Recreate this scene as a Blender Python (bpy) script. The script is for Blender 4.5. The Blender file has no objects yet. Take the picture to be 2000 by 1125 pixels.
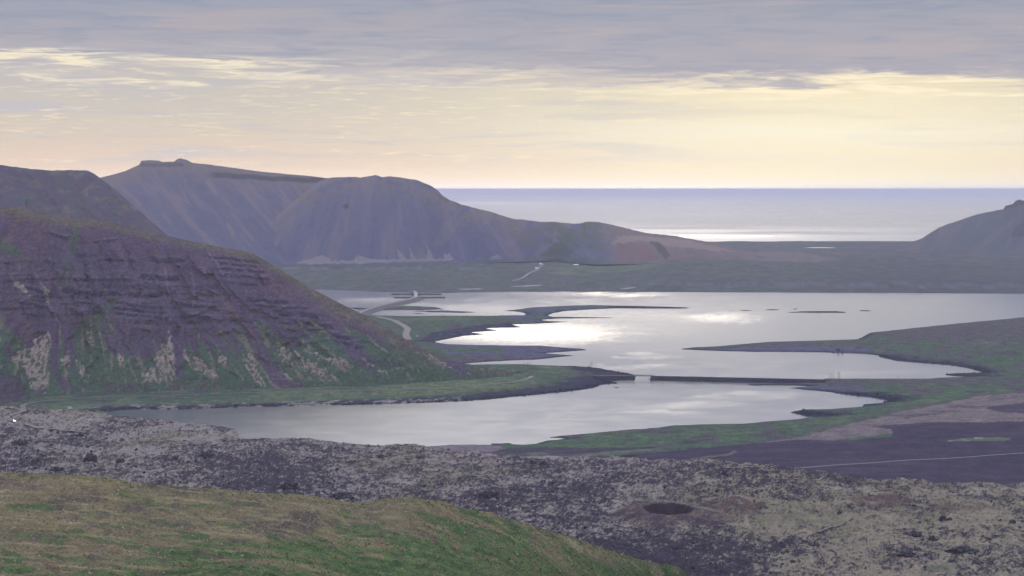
import bpy, bmesh, math, random
import numpy as np
from math import radians as R

random.seed(7)
S = bpy.context.scene
COL = S.collection

# ------------------------------------------------------------------ camera
H, F, YH = 280.0, 4510.0, 371.0          # eye height (m), focal length and eye-level row in photo pixels
cd = bpy.data.cameras.new('camera'); cam = bpy.data.objects.new('camera', cd); COL.objects.link(cam)
cam.location = (0, 0, H); cam.rotation_euler = (R(90), 0, 0)
cd.sensor_width = 36; cd.lens = F / 2000 * 36; cd.shift_y = (YH - 562.5) / 2000
cd.clip_start = 2; cd.clip_end = 1500000
S.camera = cam

# ------------------------------------------------------------------ sky, sun, exposure
SUN_AZ, SUN_EL = R(2.6), R(25)
W = bpy.data.worlds.new('World'); S.world = W; W.use_nodes = True
nt = W.node_tree; nt.nodes.clear()

class E:
    """a socket or number with arithmetic that adds Math nodes"""
    tree = None
    def __init__(s, v): s.v = v
    def op(s, o, *a):
        n = E.tree.nodes.new('ShaderNodeMath'); n.operation = o
        for i, q in enumerate((s,) + a):
            q = q.v if isinstance(q, E) else q
            if isinstance(q, (int, float)): n.inputs[i].default_value = q
            else: E.tree.links.new(q, n.inputs[i])
        return E(n.outputs[0])
    def __add__(s, o): return s.op('ADD', o)
    __radd__ = __add__
    def __sub__(s, o): return s.op('SUBTRACT', o)
    def __rsub__(s, o): return E(o).op('SUBTRACT', s)
    def __mul__(s, o): return s.op('MULTIPLY', o)
    __rmul__ = __mul__
    def __truediv__(s, o): return s.op('DIVIDE', o)
    def exp(s): return s.op('EXPONENT')
    def clamp(s):
        r = s.op('ADD', 0.0); r.v.node.use_clamp = True; return r
    def sstep(s, a, b):
        n = E.tree.nodes.new('ShaderNodeMapRange'); n.interpolation_type = 'SMOOTHSTEP'
        E.tree.links.new(s.v, n.inputs[0])
        for i, q in ((1, a), (2, b)):
            q = q.v if isinstance(q, E) else q
            if isinstance(q, (int, float)): n.inputs[i].default_value = q
            else: E.tree.links.new(q, n.inputs[i])
        return E(n.outputs[0])

def lin(c):
    return tuple((x / 255 / 12.92) if x / 255 <= .04045 else ((x / 255 + .055) / 1.055) ** 2.4 for x in c)

def mixc(tree, f, a, b):
    n = tree.nodes.new('ShaderNodeMix'); n.data_type = 'RGBA'
    for i, q in ((0, f), (6, a), (7, b)):
        q = q.v if isinstance(q, E) else q
        if isinstance(q, (int, float)): n.inputs[i].default_value = q
        elif isinstance(q, tuple): n.inputs[i].default_value = (q + (1,))[:4]
        else: tree.links.new(q, n.inputs[i])
    return n.outputs[2]

def noise(tree, vec, scale, detail=4, rough=.55, dist=0.0, dims='3D'):
    n = tree.nodes.new('ShaderNodeTexNoise'); n.noise_dimensions = dims
    n.inputs['Scale'].default_value = scale; n.inputs['Detail'].default_value = detail
    n.inputs['Roughness'].default_value = rough; n.inputs['Distortion'].default_value = dist
    if vec is not None: tree.links.new(vec, n.inputs['Vector'])
    return E(n.outputs[0])

def comb(tree, x, y, z):
    n = tree.nodes.new('ShaderNodeCombineXYZ')
    for i, q in enumerate((x, y, z)):
        q = q.v if isinstance(q, E) else q
        if isinstance(q, (int, float)): n.inputs[i].default_value = q
        else: tree.links.new(q, n.inputs[i])
    return n.outputs[0]

def ramp(tree, f, stops):
    n = tree.nodes.new('ShaderNodeValToRGB'); cr = n.color_ramp
    while len(cr.elements) < len(stops): cr.elements.new(.5)
    for e, (p, c) in zip(cr.elements, stops):
        e.position = p; e.color = tuple(c) + (1,)
    tree.links.new(f.v, n.inputs[0]); return n.outputs[0]

def build_sky():
    E.tree = nt
    tc = nt.nodes.new('ShaderNodeTexCoord')
    sp = nt.nodes.new('ShaderNodeSeparateXYZ'); nt.links.new(tc.outputs['Generated'], sp.inputs[0])
    x, y, z = (E(o) for o in sp.outputs)
    hyp = (x * x + y * y).op('SQRT').op('MAXIMUM', 1e-4)
    A = x.op('ARCTAN2', y) * 4.51                     # azimuth in thousands of photo pixels, 0 straight ahead
    T = z / hyp * 4.51                                # height above eye level, same unit
    # cloud sheets are streaks: noise on the direction, squeezed vertically
    n1 = noise(nt, comb(nt, x * 9, y * 9, z * 120), 1.0, 6, .58, .5)
    n2 = noise(nt, comb(nt, x * 26, y * 26, z * 300 + 7), 1.0, 6, .6, .7)
    n3 = noise(nt, comb(nt, x * 60, y * 60, z * 700 + 3), 1.0, 6, .65, .9)
    warm = (((A - .62) * (A - .62)) * (-2.2)).exp()
    k = SKY_GAIN
    def lc(c, g=1.0): return tuple(q * g * k for q in lin(c))
    pos = lambda t: (t + .0286 + .06) / .6
    Tn = ((T + (n1 - .5) * .09 + (n2 - .5) * .03) + .06) / .6
    cool = ramp(nt, Tn, [(pos(-.035), lc((240, 213, 182))), (pos(.02), lc((222, 198, 178))), (pos(.08), lc((210, 196, 182))),
        (pos(.15), lc((198, 192, 186))), (pos(.22), lc((186, 183, 187))), (pos(.28), lc((164, 164, 178))),
        (pos(.34), lc((153, 159, 177))), (pos(.5), lc((152, 162, 188)))])
    hot = ramp(nt, Tn, [(pos(-.035), lc((246, 231, 190))), (pos(.02), lc((245, 231, 196))), (pos(.08), lc((249, 240, 214))),
        (pos(.12), lc((244, 234, 204))), (pos(.168), lc((239, 226, 192))), (pos(.195), lc((172, 168, 180))),
        (pos(.34), lc((154, 159, 175))), (pos(.5), lc((156, 164, 183)))])
    c = mixc(nt, warm, cool, hot)
    # the lower edge of the grey deck: dark above, gold fringe below
    edge = .2286 - A * .031 + .035 * (1 - A.sstep(-.3, .6)) * (n1 - .35)                     # falls to the right
    d = T - edge + (n1 - .5) * .17 + (n2 - .5) * .10 + (n3 - .5) * .02
    deck = d.sstep(-.010, .026) * (1 - T.sstep(.28, .36)) * .55
    c = mixc(nt, deck, c, lc((164, 164, 178)))
    side = A.sstep(.15, .5) * .85 + (1 - A.sstep(-.8, -.2)) * 1.2 + .6
    fr = (1 - d.sstep(-.012, .014)) * d.sstep(-.05, -.004) * n2.sstep(.36, .56) * side
    c = mixc(nt, (fr * .8).clamp(), c, lc((252, 238, 206), 1.03))
    # lilac veils and thin gold lines over the lower sky
    veil = n1.sstep(.5, .68) * (1 - warm * .75) * T.sstep(.03, .09) * (1 - T.sstep(.23, .33))
    c = mixc(nt, (veil * .8).clamp(), c, lc((190, 187, 196)))
    gold = n3.sstep(.50, .68) * n2.sstep(.42, .56) * T.sstep(.02, .06) * (1 - T.sstep(.19, .28))
    c = mixc(nt, (gold * .6).clamp(), c, lc((255, 236, 198)))
    # blue-grey and mauve banding in the upper deck
    up = T.sstep(.20, .27)
    c = mixc(nt, (up * n2.sstep(.42, .68) * .5).clamp(), c, lc((132, 144, 172)))
    c = mixc(nt, (up * n1.sstep(.5, .66) * .6).clamp(), c, lc((180, 170, 176)))
    # overcast overhead, a little brighter than the deck seen ahead
    c = mixc(nt, T.sstep(.45, 2.2), c, tuple(q * SKY_TOP for q in lin((161, 172, 212))))
    # bright thin cloud in front of the sun, above the picture
    sd_ = nt.nodes.new('ShaderNodeVectorMath'); sd_.operation = 'DOT_PRODUCT'; nt.links.new(tc.outputs['Generated'], sd_.inputs[0])
    sd_.inputs[1].default_value = (math.sin(SUN_AZ) * math.cos(SUN_EL), math.cos(SUN_AZ) * math.cos(SUN_EL), math.sin(SUN_EL))
    au = ((E(sd_.outputs['Value']) - 1) * 11.0).exp() * T.sstep(.36, 1.1)
    c = mixc(nt, au.clamp(), c, tuple(q * AUREOLE for q in (1.0, .96, .96)))
    # the band of glow along the horizon, where the air is thickest
    glow = (E(HORIZON_GLOW).op('DIVIDE', T.op('MAXIMUM', .0036)) * (1.1 - A.sstep(.2, 1.0) * .3)).exp()
    vm = nt.nodes.new('ShaderNodeVectorMath'); vm.operation = 'SCALE'; nt.links.new(c, vm.inputs[0]); nt.links.new(glow.v, vm.inputs['Scale']); c = vm.outputs[0]
    # below the horizon the world is dark ground
    c = mixc(nt, (0 - T).sstep(.1, .6), c, (.06, .06, .08))
    sky = nt.nodes.new('ShaderNodeTexSky'); sky.sky_type = 'NISHITA'; sky.sun_disc = False
    sky.sun_elevation = SUN_EL; sky.sun_rotation = SUN_AZ
    nt.links.new(comb(nt, x, y, z.op('MAXIMUM', .05)), sky.inputs[0])
    b1 = nt.nodes.new('ShaderNodeBackground'); nt.links.new(sky.outputs[0], b1.inputs[0]); b1.inputs[1].default_value = .1
    b2 = nt.nodes.new('ShaderNodeBackground'); nt.links.new(c, b2.inputs[0]); b2.inputs[1].default_value = 1
    mx = nt.nodes.new('ShaderNodeMixShader'); mx.inputs[0].default_value = .98      # almost closed cloud cover
    nt.links.new(b1.outputs[0], mx.inputs[1]); nt.links.new(b2.outputs[0], mx.inputs[2])
    out = nt.nodes.new('ShaderNodeOutputWorld'); nt.links.new(mx.outputs[0], out.inputs[0])
    W.cycles.sampling_method = 'MANUAL'; W.cycles.sample_map_resolution = 2048

AUREOLE = 2.5
HORIZON_GLOW = .0085
SKY_GAIN, SKY_TOP = .97, 2.05
build_sky()
sl = bpy.data.lights.new('sun', 'SUN'); sl.energy = 1.3; sl.angle = R(8); sl.color = (1, .86, .66)
sun = bpy.data.objects.new('sun', sl); COL.objects.link(sun)
sun.rotation_euler = (R(90) - SUN_EL, 0, math.pi - SUN_AZ)
sun.location = (0, 0, 1000)
S.view_settings.view_transform = 'Standard'; S.view_settings.look = 'None'
S.view_settings.exposure = 0; S.view_settings.gamma = 1; S.view_settings.use_curve_mapping = False
S.render.engine = 'CYCLES'
S.cycles.use_denoising = True
S.cycles.max_bounces = 4; S.cycles.diffuse_bounces = 2; S.cycles.glossy_bounces = 2
HAZE_DENS, HAZE_COL, HAZE_G = 2.15e-5, (.88, .905, .97), .0

# ------------------------------------------------------------------ noise (numpy)
def perlin(x, y, seed=0):
    x = np.asarray(x, np.float32); y = np.asarray(y, np.float32)
    xi = np.floor(x).astype(np.int64); yi = np.floor(y).astype(np.int64)
    xf = x - xi; yf = y - yi
    u = xf * xf * xf * (xf * (xf * 6 - 15) + 10); v = yf * yf * yf * (yf * (yf * 6 - 15) + 10)
    def g(ix, iy, fx, fy):
        h = (ix * 374761393 + iy * 668265263 + seed * 974711) & 0xffffffff
        h = ((h ^ (h >> 13)) * 1274126177) & 0xffffffff
        h = (h ^ (h >> 16)) & 1023
        return GX[h] * fx + GY[h] * fy
    a = g(xi, yi, xf, yf); b = g(xi + 1, yi, xf - 1, yf)
    c = g(xi, yi + 1, xf, yf - 1); d = g(xi + 1, yi + 1, xf - 1, yf - 1)
    t = a + u * (b - a)
    return (t + v * (c + u * (d - c) - t)) * 1.5
_a = np.arange(1024) * (2 * np.pi / 1024)
GX = np.cos(_a).astype(np.float32); GY = np.sin(_a).astype(np.float32)

def fbm(x, y, seed=0, octaves=4, gain=.5):
    s = 0; a = 1; f = 1; t = 0
    for i in range(octaves):
        s = s + a * perlin(x * f + 17.3 * i, y * f - 9.1 * i, seed + i); t += a; a *= gain; f *= 2.03
    return s / t * 1.25

def ridged(x, y, seed=0, octaves=4, gain=.5):
    s = 0; a = 1; f = 1; t = 0
    for i in range(octaves):
        s = s + a * (1 - 2 * np.abs(perlin(x * f + 5.3 * i, y * f + 3.7 * i, seed + i))); t += a; a *= gain; f *= 2.07
    return s / t

def ss(x, a, b):
    t = np.clip((x - a) / (b - a), 0, 1); return t * t * (3 - 2 * t)

def lerp(a, b, t): return a + (b - a) * t

def inside(poly, u, v):
    r = np.zeros(u.shape, bool); n = len(poly)
    pu = [p[0] for p in poly]; lo, hi = min(pu), max(pu)
    vs = [p[1] for p in poly]
    m = (u >= lo) & (u <= hi) & (v >= min(vs)) & (v <= max(vs))
    uu, vv = u[m], v[m]; q = np.zeros(uu.shape, bool)
    for i in range(n):
        (x1, y1), (x2, y2) = poly[i], poly[(i + 1) % n]
        if y1 == y2: continue
        q ^= ((y1 > vv) != (y2 > vv)) & (uu < (x2 - x1) * (vv - y1) / (y2 - y1) + x1)
    r[m] = q; return r

def dist_of(v, z=0.0): return (H - z) * F / (v - YH)
def pix(x, d, z): return 1000 + x * F / d, YH + (H - z) * F / d

def seg_dist(px, py, pts, closed=True, chunk=60000):
    """distance in metres from points to a polyline (world xy)"""
    P = np.asarray(pts, np.float32); A = P; B = np.roll(P, -1, 0)
    if not closed: A = A[:-1]; B = B[:-1]
    D = B - A; L = (D * D).sum(1) + 1e-9
    out = np.full(px.shape, 1e9, np.float32)
    for s in range(0, px.size, chunk):
        x = px[s:s + chunk].astype(np.float32); y = py[s:s + chunk].astype(np.float32)
        best = np.full(x.shape, 1e18, np.float32)
        for i in range(len(A)):
            t = np.clip(((x - A[i, 0]) * D[i, 0] + (y - A[i, 1]) * D[i, 1]) / L[i], 0, 1)
            ex = x - A[i, 0] - t * D[i, 0]; ey = y - A[i, 1] - t * D[i, 1]
            np.minimum(best, ex * ex + ey * ey, out=best)
        out[s:s + chunk] = np.sqrt(best)
    return out

def K(d): return 260 * F / ((339.4 - YH) + 260 * F / np.asarray(d, float))   # distances were first scaled for a slightly higher eye level

def W2(poly, z=0.0):
    return [((u - 1000) / F * dist_of(v, z), dist_of(v, z)) for u, v in poly]

# ------------------------------------------------------------------ object helpers
def mat_set(me, m):
    if m is not None: me.materials.append(m)

def mesh_from(name, verts, faces, mat=None, col=None, smooth=True, parent=None, extra=None):
    """verts (n,3) array, faces (m,k) int array"""
    me = bpy.data.meshes.new(name)
    V = np.asarray(verts, np.float32); Fa = np.asarray(faces, np.int32)
    k = Fa.shape[1]
    me.vertices.add(len(V)); me.vertices.foreach_set('co', V.ravel())
    me.loops.add(Fa.size); me.loops.foreach_set('vertex_index', Fa.ravel())
    me.polygons.add(len(Fa)); me.polygons.foreach_set('loop_start', np.arange(0, Fa.size, k, dtype=np.int32))
    me.polygons.foreach_set('use_smooth', np.full(len(Fa), smooth))
    me.update(calc_edges=True)
    if col is not None:
        a = me.color_attributes.new('Col', 'FLOAT_COLOR', 'POINT')
        c = np.ones((len(V), 4), np.float32); c[:, :3] = col; a.data.foreach_set('color', c.ravel())
    if extra is not None:
        for kx, arr in extra.items():
            a = me.attributes.new(kx, 'FLOAT', 'POINT'); a.data.foreach_set('value', np.asarray(arr, np.float32).ravel())
    mat_set(me, mat)
    o = bpy.data.objects.new(name, me); COL.objects.link(o)
    if parent: o.parent = parent
    return o

def grid(name, X, Y, Z, mat, C=None, keep=None, extra=None, smooth=True):
    r, c = X.shape
    idx = np.arange(r * c).reshape(r, c)
    f = np.stack([idx[:-1, :-1], idx[:-1, 1:], idx[1:, 1:], idx[1:, :-1]], -1)
    if keep is not None: f = f[keep]
    f = f.reshape(-1, 4)
    used = np.zeros(r * c, bool); used[f.ravel()] = True
    re = np.cumsum(used) - 1
    V = np.stack([X.ravel(), Y.ravel(), Z.ravel()], 1)[used]
    # rows run away from or towards the viewer: make faces look up
    f = re[f]
    n = np.cross(V[f[0, 1]] - V[f[0, 0]], V[f[0, 2]] - V[f[0, 0]])
    if n[2] < 0: f = f[:, ::-1]
    return mesh_from(name, V, f, mat, C.reshape(-1, 3)[used] if C is not None else None, smooth,
                     extra={k: a.ravel()[used] for k, a in extra.items()} if extra else None)

def structure(o, kind='structure'):
    o['kind'] = kind; return o

def thing(name, label, cat, loc=(0, 0, 0), rz=0.0, group=None):
    o = bpy.data.objects.new(name, None); COL.objects.link(o)
    o.location = loc; o.rotation_euler = (0, 0, rz)
    o.empty_display_size = .5
    tag(o, label, cat, group); return o

def tag(o, label, cat, group=None):
    o['label'] = label; o['category'] = cat
    if group: o['group'] = group
    return o

def bm_obj(name, bm, mat, parent=None, smooth=False):
    me = bpy.data.meshes.new(name); bm.to_mesh(me); bm.free(); mat_set(me, mat)
    if smooth:
        me.polygons.foreach_set('use_smooth', np.full(len(me.polygons), True))
    o = bpy.data.objects.new(name, me); COL.objects.link(o)
    if parent: o.parent = parent
    return o

def add_box(bm, c, s, rz=0.0, bev=0.0):
    r = bmesh.ops.create_cube(bm, size=1)['verts']
    ca, sa = math.cos(rz), math.sin(rz)
    for v in r:
        x, y, z = v.co.x * s[0], v.co.y * s[1], v.co.z * s[2]
        v.co = (c[0] + x * ca - y * sa, c[1] + x * sa + y * ca, c[2] + z)
    if bev:
        es = list({e for v in r for e in v.link_edges})
        bmesh.ops.bevel(bm, geom=es, offset=bev, segments=1, affect='EDGES')
    return bm

def add_cyl(bm, p, q, r1, r2, n=8):
    p = np.array(p, float); q = np.array(q, float); d = q - p; d /= np.linalg.norm(d)
    a = np.cross(d, (0, 0, 1)) if abs(d[2]) < .9 else np.cross(d, (1, 0, 0)); a /= np.linalg.norm(a); b = np.cross(d, a)
    r0 = [bm.verts.new(p + r1 * (math.cos(t) * a + math.sin(t) * b)) for t in np.arange(n) * 2 * math.pi / n]
    r3 = [bm.verts.new(q + r2 * (math.cos(t) * a + math.sin(t) * b)) for t in np.arange(n) * 2 * math.pi / n]
    for i in range(n): bm.faces.new((r0[i], r0[(i + 1) % n], r3[(i + 1) % n], r3[i]))
    bm.faces.new(r3); bm.faces.new(r0[::-1])
    return bm

def extrude_profile(bm, prof, x0, x1):
    """closed (y, z) profile swept along x"""
    a = [bm.verts.new((x0, y, z)) for y, z in prof]; b = [bm.verts.new((x1, y, z)) for y, z in prof]
    n = len(prof)
    for i in range(n): bm.faces.new((a[i], a[(i + 1) % n], b[(i + 1) % n], b[i]))
    bm.faces.new(a[::-1]); bm.faces.new(b)
    bmesh.ops.recalc_face_normals(bm, faces=bm.faces[:])
    return bm

def ico(sub):
    bm = bmesh.new(); bmesh.ops.create_icosphere(bm, subdivisions=sub, radius=1)
    V = np.array([v.co[:] for v in bm.verts]); Fc = np.array([[v.index for v in f.verts] for f in bm.faces]); bm.free()
    return V, Fc

# ------------------------------------------------------------------ materials
def pbr(name, color, rough=.8, spec=.2, metal=0.0):
    m = bpy.data.materials.new(name); m.use_nodes = True
    b = m.node_tree.nodes['Principled BSDF']
    b.inputs['Base Color'].default_value = tuple(color) + (1,)
    b.inputs['Roughness'].default_value = rough; b.inputs['Metallic'].default_value = metal
    b.inputs['Specular IOR Level'].default_value = spec
    return m

def speckle(name, color, scale, amt=.35, bump=.2, rough=.85, spec=.2):
    """flat colour with procedural wear and relief"""
    m = pbr(name, color, rough, spec); t = m.node_tree; E.tree = t
    b = t.nodes['Principled BSDF']
    tc = t.nodes.new('ShaderNodeTexCoord')
    n = noise(t, tc.outputs['Object'], scale, 5, .6)
    hi = tuple(min(1, c * (1 + amt)) for c in color); lo = tuple(c * (1 - amt) for c in color)
    t.links.new(mixc(t, n.sstep(.3, .7), lo, hi), b.inputs['Base Color'])
    bp = t.nodes.new('ShaderNodeBump'); bp.inputs['Strength'].default_value = bump; bp.inputs['Distance'].default_value = .3
    t.links.new(n.v, bp.inputs['Height']); t.links.new(bp.outputs[0], b.inputs['Normal'])
    return m

def terrain_mat(name, s_fine, s_mid, amt, bump, bdist, rough=.95):
    """albedo painted per vertex (soil, grass, moss ...) broken up by fine noise"""
    m = pbr(name, (.1, .1, .1), rough, 0.0); t = m.node_tree; E.tree = t
    b = t.nodes['Principled BSDF']
    at = t.nodes.new('ShaderNodeAttribute'); at.attribute_name = 'Col'
    tc = t.nodes.new('ShaderNodeTexCoord')
    f = noise(t, tc.outputs['Object'], s_fine, 4, .65)
    g = noise(t, tc.outputs['Object'], s_mid, 5, .6)
    k = ((f - .5) * amt * 2 + (g - .5) * amt * 1.3 + 1).op('MAXIMUM', .15)
    mul = t.nodes.new('ShaderNodeVectorMath'); mul.operation = 'SCALE'
    t.links.new(at.outputs['Color'], mul.inputs[0]); t.links.new(k.v, mul.inputs['Scale'])
    t.links.new(mul.outputs[0], b.inputs['Base Color'])
    bp = t.nodes.new('ShaderNodeBump'); bp.inputs['Strength'].default_value = bump; bp.inputs['Distance'].default_value = bdist
    t.links.new((f * .5 + g).v, bp.inputs['Height']); t.links.new(bp.outputs[0], b.inputs['Normal'])
    return m

def blend(C, mask, col):
    C += (np.asarray(col, np.float32) - C) * np.clip(mask, 0, 1)[..., None].astype(np.float32)

GREEN, DGREEN, LGREEN = (.070, .108, .060), (.038, .068, .044), (.118, .145, .072)
HEATH, TAN, BEIGE = (.092, .078, .080), (.185, .155, .098), (.30, .262, .205)
SCREE, CLIFF, ROCKY = (.094, .070, .098), (.044, .040, .075), (.14, .125, .145)
LAVA, MOSS, SAND, BROWN = (.048, .039, .047), (.262, .225, .180), (.056, .046, .062), (.165, .135, .115)
SHORE, MUD, RUST = (.034, .034, .050), (.095, .09, .115), (.085, .042, .045)
# ------------------------------------------------------------------ the valley floor
SHORE_RING = [(-500,612),(400,612),(725,616),(800,618),(860,617),(910,617),(960,617),(1000,616),(1022,616),(1028,613),(1016,609.5),
 (1000,608),(985,607.3),(1040,600.5),(1100,597.5),(1160,596),(1190,597),(1250,598),(1330,600),(1352,601.5),(1335,602.7),(1280,602.7),
 (1200,602.3),(1150,604.5),(1100,608),(1078,612),(1069,616.5),(1080,619.2),(1140,619.6),(1222,620.3),(1140,621.6),(1085,622.3),
 (1056,625),(1075,627.3),(1107,628.8),(1070,631),(1040,632.5),(1000,633.5),(1018,639.5),(985,640),(945,641),(972,645.5),(920,649),
 (945,653),(905,656),(880,661),(850,667),(852,669),(875,672.5),(930,674),(1000,675),(1030,675.5),(1060,675.5),(1100,679),(1135,681),
 (1149,683.7),(1110,686.5),(1062,690),(1122,694.5),(1095,697),(1050,702),(1000,704),(960,706),(906,709.8),(925,712.5),(1000,712),(1056,714),
 (1100,715),(1160,718),(1200,725),(1238,731.5),(1240,741),(1220,741.8),(1190,745),(1207,748.3),(1170,752),(1160,757.5),(1110,765),
 (1050,770.5),(1000,775.5),(970,779),(900,784),(800,788),(740,790),(650,791.5),(560,793.5),(500,795),(425,797),(375,799),(300,800),
 (237,800),(207,806),(212,812),(262,817),(300,819),(337,824),(400,829),(430,833),(457,838),(464,848),(467,855),(430,859.5),(497,861),
 (537,860),(605,860),(640,861.5),(675,866),(712,869),(750,872),(756,868.3),(790,868),(826,865.5),(815,869),(800,871.5),(830,872.5),(880,868.5),(960,869),
 (958,866.3),(998,865.3),(1000,868),(1025,868.7),(1045,867),(1070,860.5),(1109,856.5),(1062,854.8),(1100,850.5),(1160,845.5),(1222,839.5),
 (1282,835.5),(1320,831),(1375,829),(1462,827.8),(1500,824.8),(1550,822.3),(1615,816.7),(1575,811.5),(1546,806),(1575,802.3),(1625,802.3),
 (1675,799),(1713,795.7),(1688,793),(1720,790),(1737,785),(1731,780),(1700,775.5),(1650,770.5),(1612,764.5),(1575,761.5),(1545,758),
 (1584,754.5),(1550,752.7),(1520,752.3),(1464,752.3),(1462,750.6),(1555,749),(1600,747),(1610,739.7),(1660,740),(1750,740),(1810,740),
 (1830,738),(1902,736.3),(1862,734.3),(1844,731.5),(1862,729.8),(1917,728.3),(1917,726.5),(1900,722),(1890,719),(1850,712.5),(1800,709),
 (1750,704.5),(1718,697.3),(1714,694),(1687,690.7),(1640,689.5),(1595,687.7),(1500,687.2),(1475,687.2),(1400,685.2),(1355,683.4),(1328,682),
 (1355,678.5),(1400,676.5),(1450,672),(1500,668),(1675,663),(1700,650),(1850,634),(2000,620),(2200,610),(2600,605),(2600,1500),(-500,1500)]
BARS = [[(740,606),(748,603),(790,597),(850,600),(868,604),(820,606),(770,605.3)],
        [(798,607.6),(870,606.6),(932,609.4),(905,611.3),(850,610)], [(803,611.2),(832,612.2),(818,613.4)],
        [(680,601),(723,601.7),(722,604.2),(700,605)]]
# lava field: everything nearer than this line
LAVA_EDGE = [(-500,806),(0,806),(207,807),(350,824),(470,840),(470,858),(640,861),(760,870),(826,869),(850,888),(905,893),(960,900),(1000,908),
 (1050,911),(1130,911),(1250,913),(1380,916),(1450,922),(1520,932),(1600,943),(1650,950),(1700,957),(1760,957),(1830,962),(1900,965),(2000,967),(2600,975)]
LE = np.array(LAVA_EDGE, float)

fu = np.arange(-260, 2261, 2.6)
fv = np.concatenate([np.arange(588, 700, .8), np.arange(700, 900, 1.0), np.arange(900, 1250, 1.25)])
FD = dist_of(fv)                                             # distance rows
U, VR = np.meshgrid(fu, fv)
D = np.repeat(FD[:, None], len(fu), 1)
X = (U - 1000) / F * D
Y = D

ring = W2(SHORE_RING)
sd = seg_dist(X.ravel(), Y.ravel(), ring).reshape(X.shape)
j = fbm(X / 14, Y / 40, 3, 4) * 4.0 + fbm(X / 60, Y / 130, 33, 2) * 3.5 + fbm(X / 40, Y / 16, 34, 3) * 3.5 * ss(D, 3600, 4600)     # ragged shoreline
sd = np.where(inside(SHORE_RING, U, VR), sd, -sd)
for b in BARS:
    s2 = seg_dist(X.ravel(), Y.ravel(), W2(b)).reshape(X.shape)
    sd = np.maximum(sd, np.where(inside(b, U, VR), s2, -s2))
sdj = sd + j * np.clip(1 - D / 10500, .3, 1)
lava_v = np.interp(U, LE[:, 0], LE[:, 1])
lava = ss(VR + fbm(X / 25, Y / 60, 5, 3) * 5, lava_v - 1, lava_v + 3 + 4 * ss(U, 900, 1300))
head = ss(U, 1640, 1730) * (1 - ss(VR, 700, 716))
east = ss(VR, 745, 800) * ss(U, 1450, 1700) * (1 - lava)
slope = .032 + .050 * head + .02 * lava
cap = 7 + 15 * head + 9 * lava
pos = np.clip(sdj, 0, None)
Z = .9 * (1 - np.exp(-pos / 7)) + cap * (1 - np.exp(-slope * pos / cap))
Z += 7 * np.exp(-((U - 1020) / 45) ** 2 - ((VR - 728) / 10) ** 2) + 4 * np.exp(-((U - 1095) / 25) ** 2 - ((VR - 726) / 6) ** 2)
Z += 13 * ss(U, 1380, 2000) * np.exp(-((VR - 850) / 55) ** 2)               # low cinder rise in the east
Z += (fbm(X / 60, Y / 90, 8, 4) * 1.4) * ss(pos, 5, 60)
Z = np.where(sdj < 0, np.maximum(sdj * .12, -2.5), Z)
# lava: rubble, pressure ridges and hollows
rub = ridged(X / 21, Y / 30, 11, 5, .55); big = fbm(X / 110, Y / 170, 12, 4)
hum = fbm(X / 6.5, Y / 11, 13, 3)
smooth_moss = ss(U, 1330, 1620) * ss(VR, 985, 1040)
lz = (rub * 3.2 * (1 - .15 * smooth_moss) + hum * 1.7 * (1 - .25 * smooth_moss) + big * (2.5 + 3.5 * smooth_moss) + smooth_moss * ridged(X / 45, Y / 60, 17, 4) * 3.0)
Z += lava * ss(pos, 2, 30) * lz
Z += (1 - lava) * ss(pos, 3, 25) * (fbm(X / 9, Y / 20, 14, 3) * .35)
# the cinder crater: a low cone with a round pit
CR_D = K(1795.0); CR_X = (1305 - 1000) / F * CR_D; CR_R = 20.5; CR_Z = H - CR_D * (993 - YH) / F
rx = X - CR_X; ry = (Y - CR_D) / 1.75
rr = np.sqrt(rx * rx + ry * ry) * (1 + .08 * fbm(X / 14, Y / 14, 91, 3))
cone = CR_Z - np.clip((rr - CR_R) * .22, 0, 99) + fbm(X / 8, Y / 10, 92, 3) * .5
pit = CR_Z - 16 * (1 - ss(rr, CR_R * .25, CR_R * 1.02)) + fbm(X / 6, Y / 6, 93, 3) * .6
wcr = 1 - ss(rr, CR_R * 1.9, CR_R * 2.9)
Z = lerp(Z, np.where(rr < CR_R, pit, cone), wcr)

PU, PV = pix(X, D, Z)                                        # where each vertex appears from the viewpoint
def zf(u, d):
    """height of the floor at column u, distance d"""
    fi = np.clip((np.asarray(u, float) - fu[0]) / 2.6, 0, len(fu) - 1.001)
    vr = YH + H * F / np.asarray(d, float)
    ri = np.interp(vr, fv, np.arange(len(fv)))
    i0 = np.floor(ri).astype(int).clip(0, len(fv) - 2); j0 = np.floor(fi).astype(int)
    a, b = ri - i0, fi - j0
    return (Z[i0, j0] * (1 - a) * (1 - b) + Z[i0 + 1, j0] * a * (1 - b) + Z[i0, j0 + 1] * (1 - a) * b + Z[i0 + 1, j0 + 1] * a * b)
def on_floor(u, v, sink=0.0):
    """ground point that appears at photo pixel (u, v): nearest crossing of the sight line"""
    d = np.linspace(1300, 5900, 6500)
    gap = (H - d * (v - YH) / F) - zf(np.full(d.shape, u), d)
    k = np.nonzero(gap < 0)[0]
    dd = d[k[0]] if len(k) else dist_of(v)
    return ((u - 1000) / F * dd, dd, float(zf(u, dd)) - sink)

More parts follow.
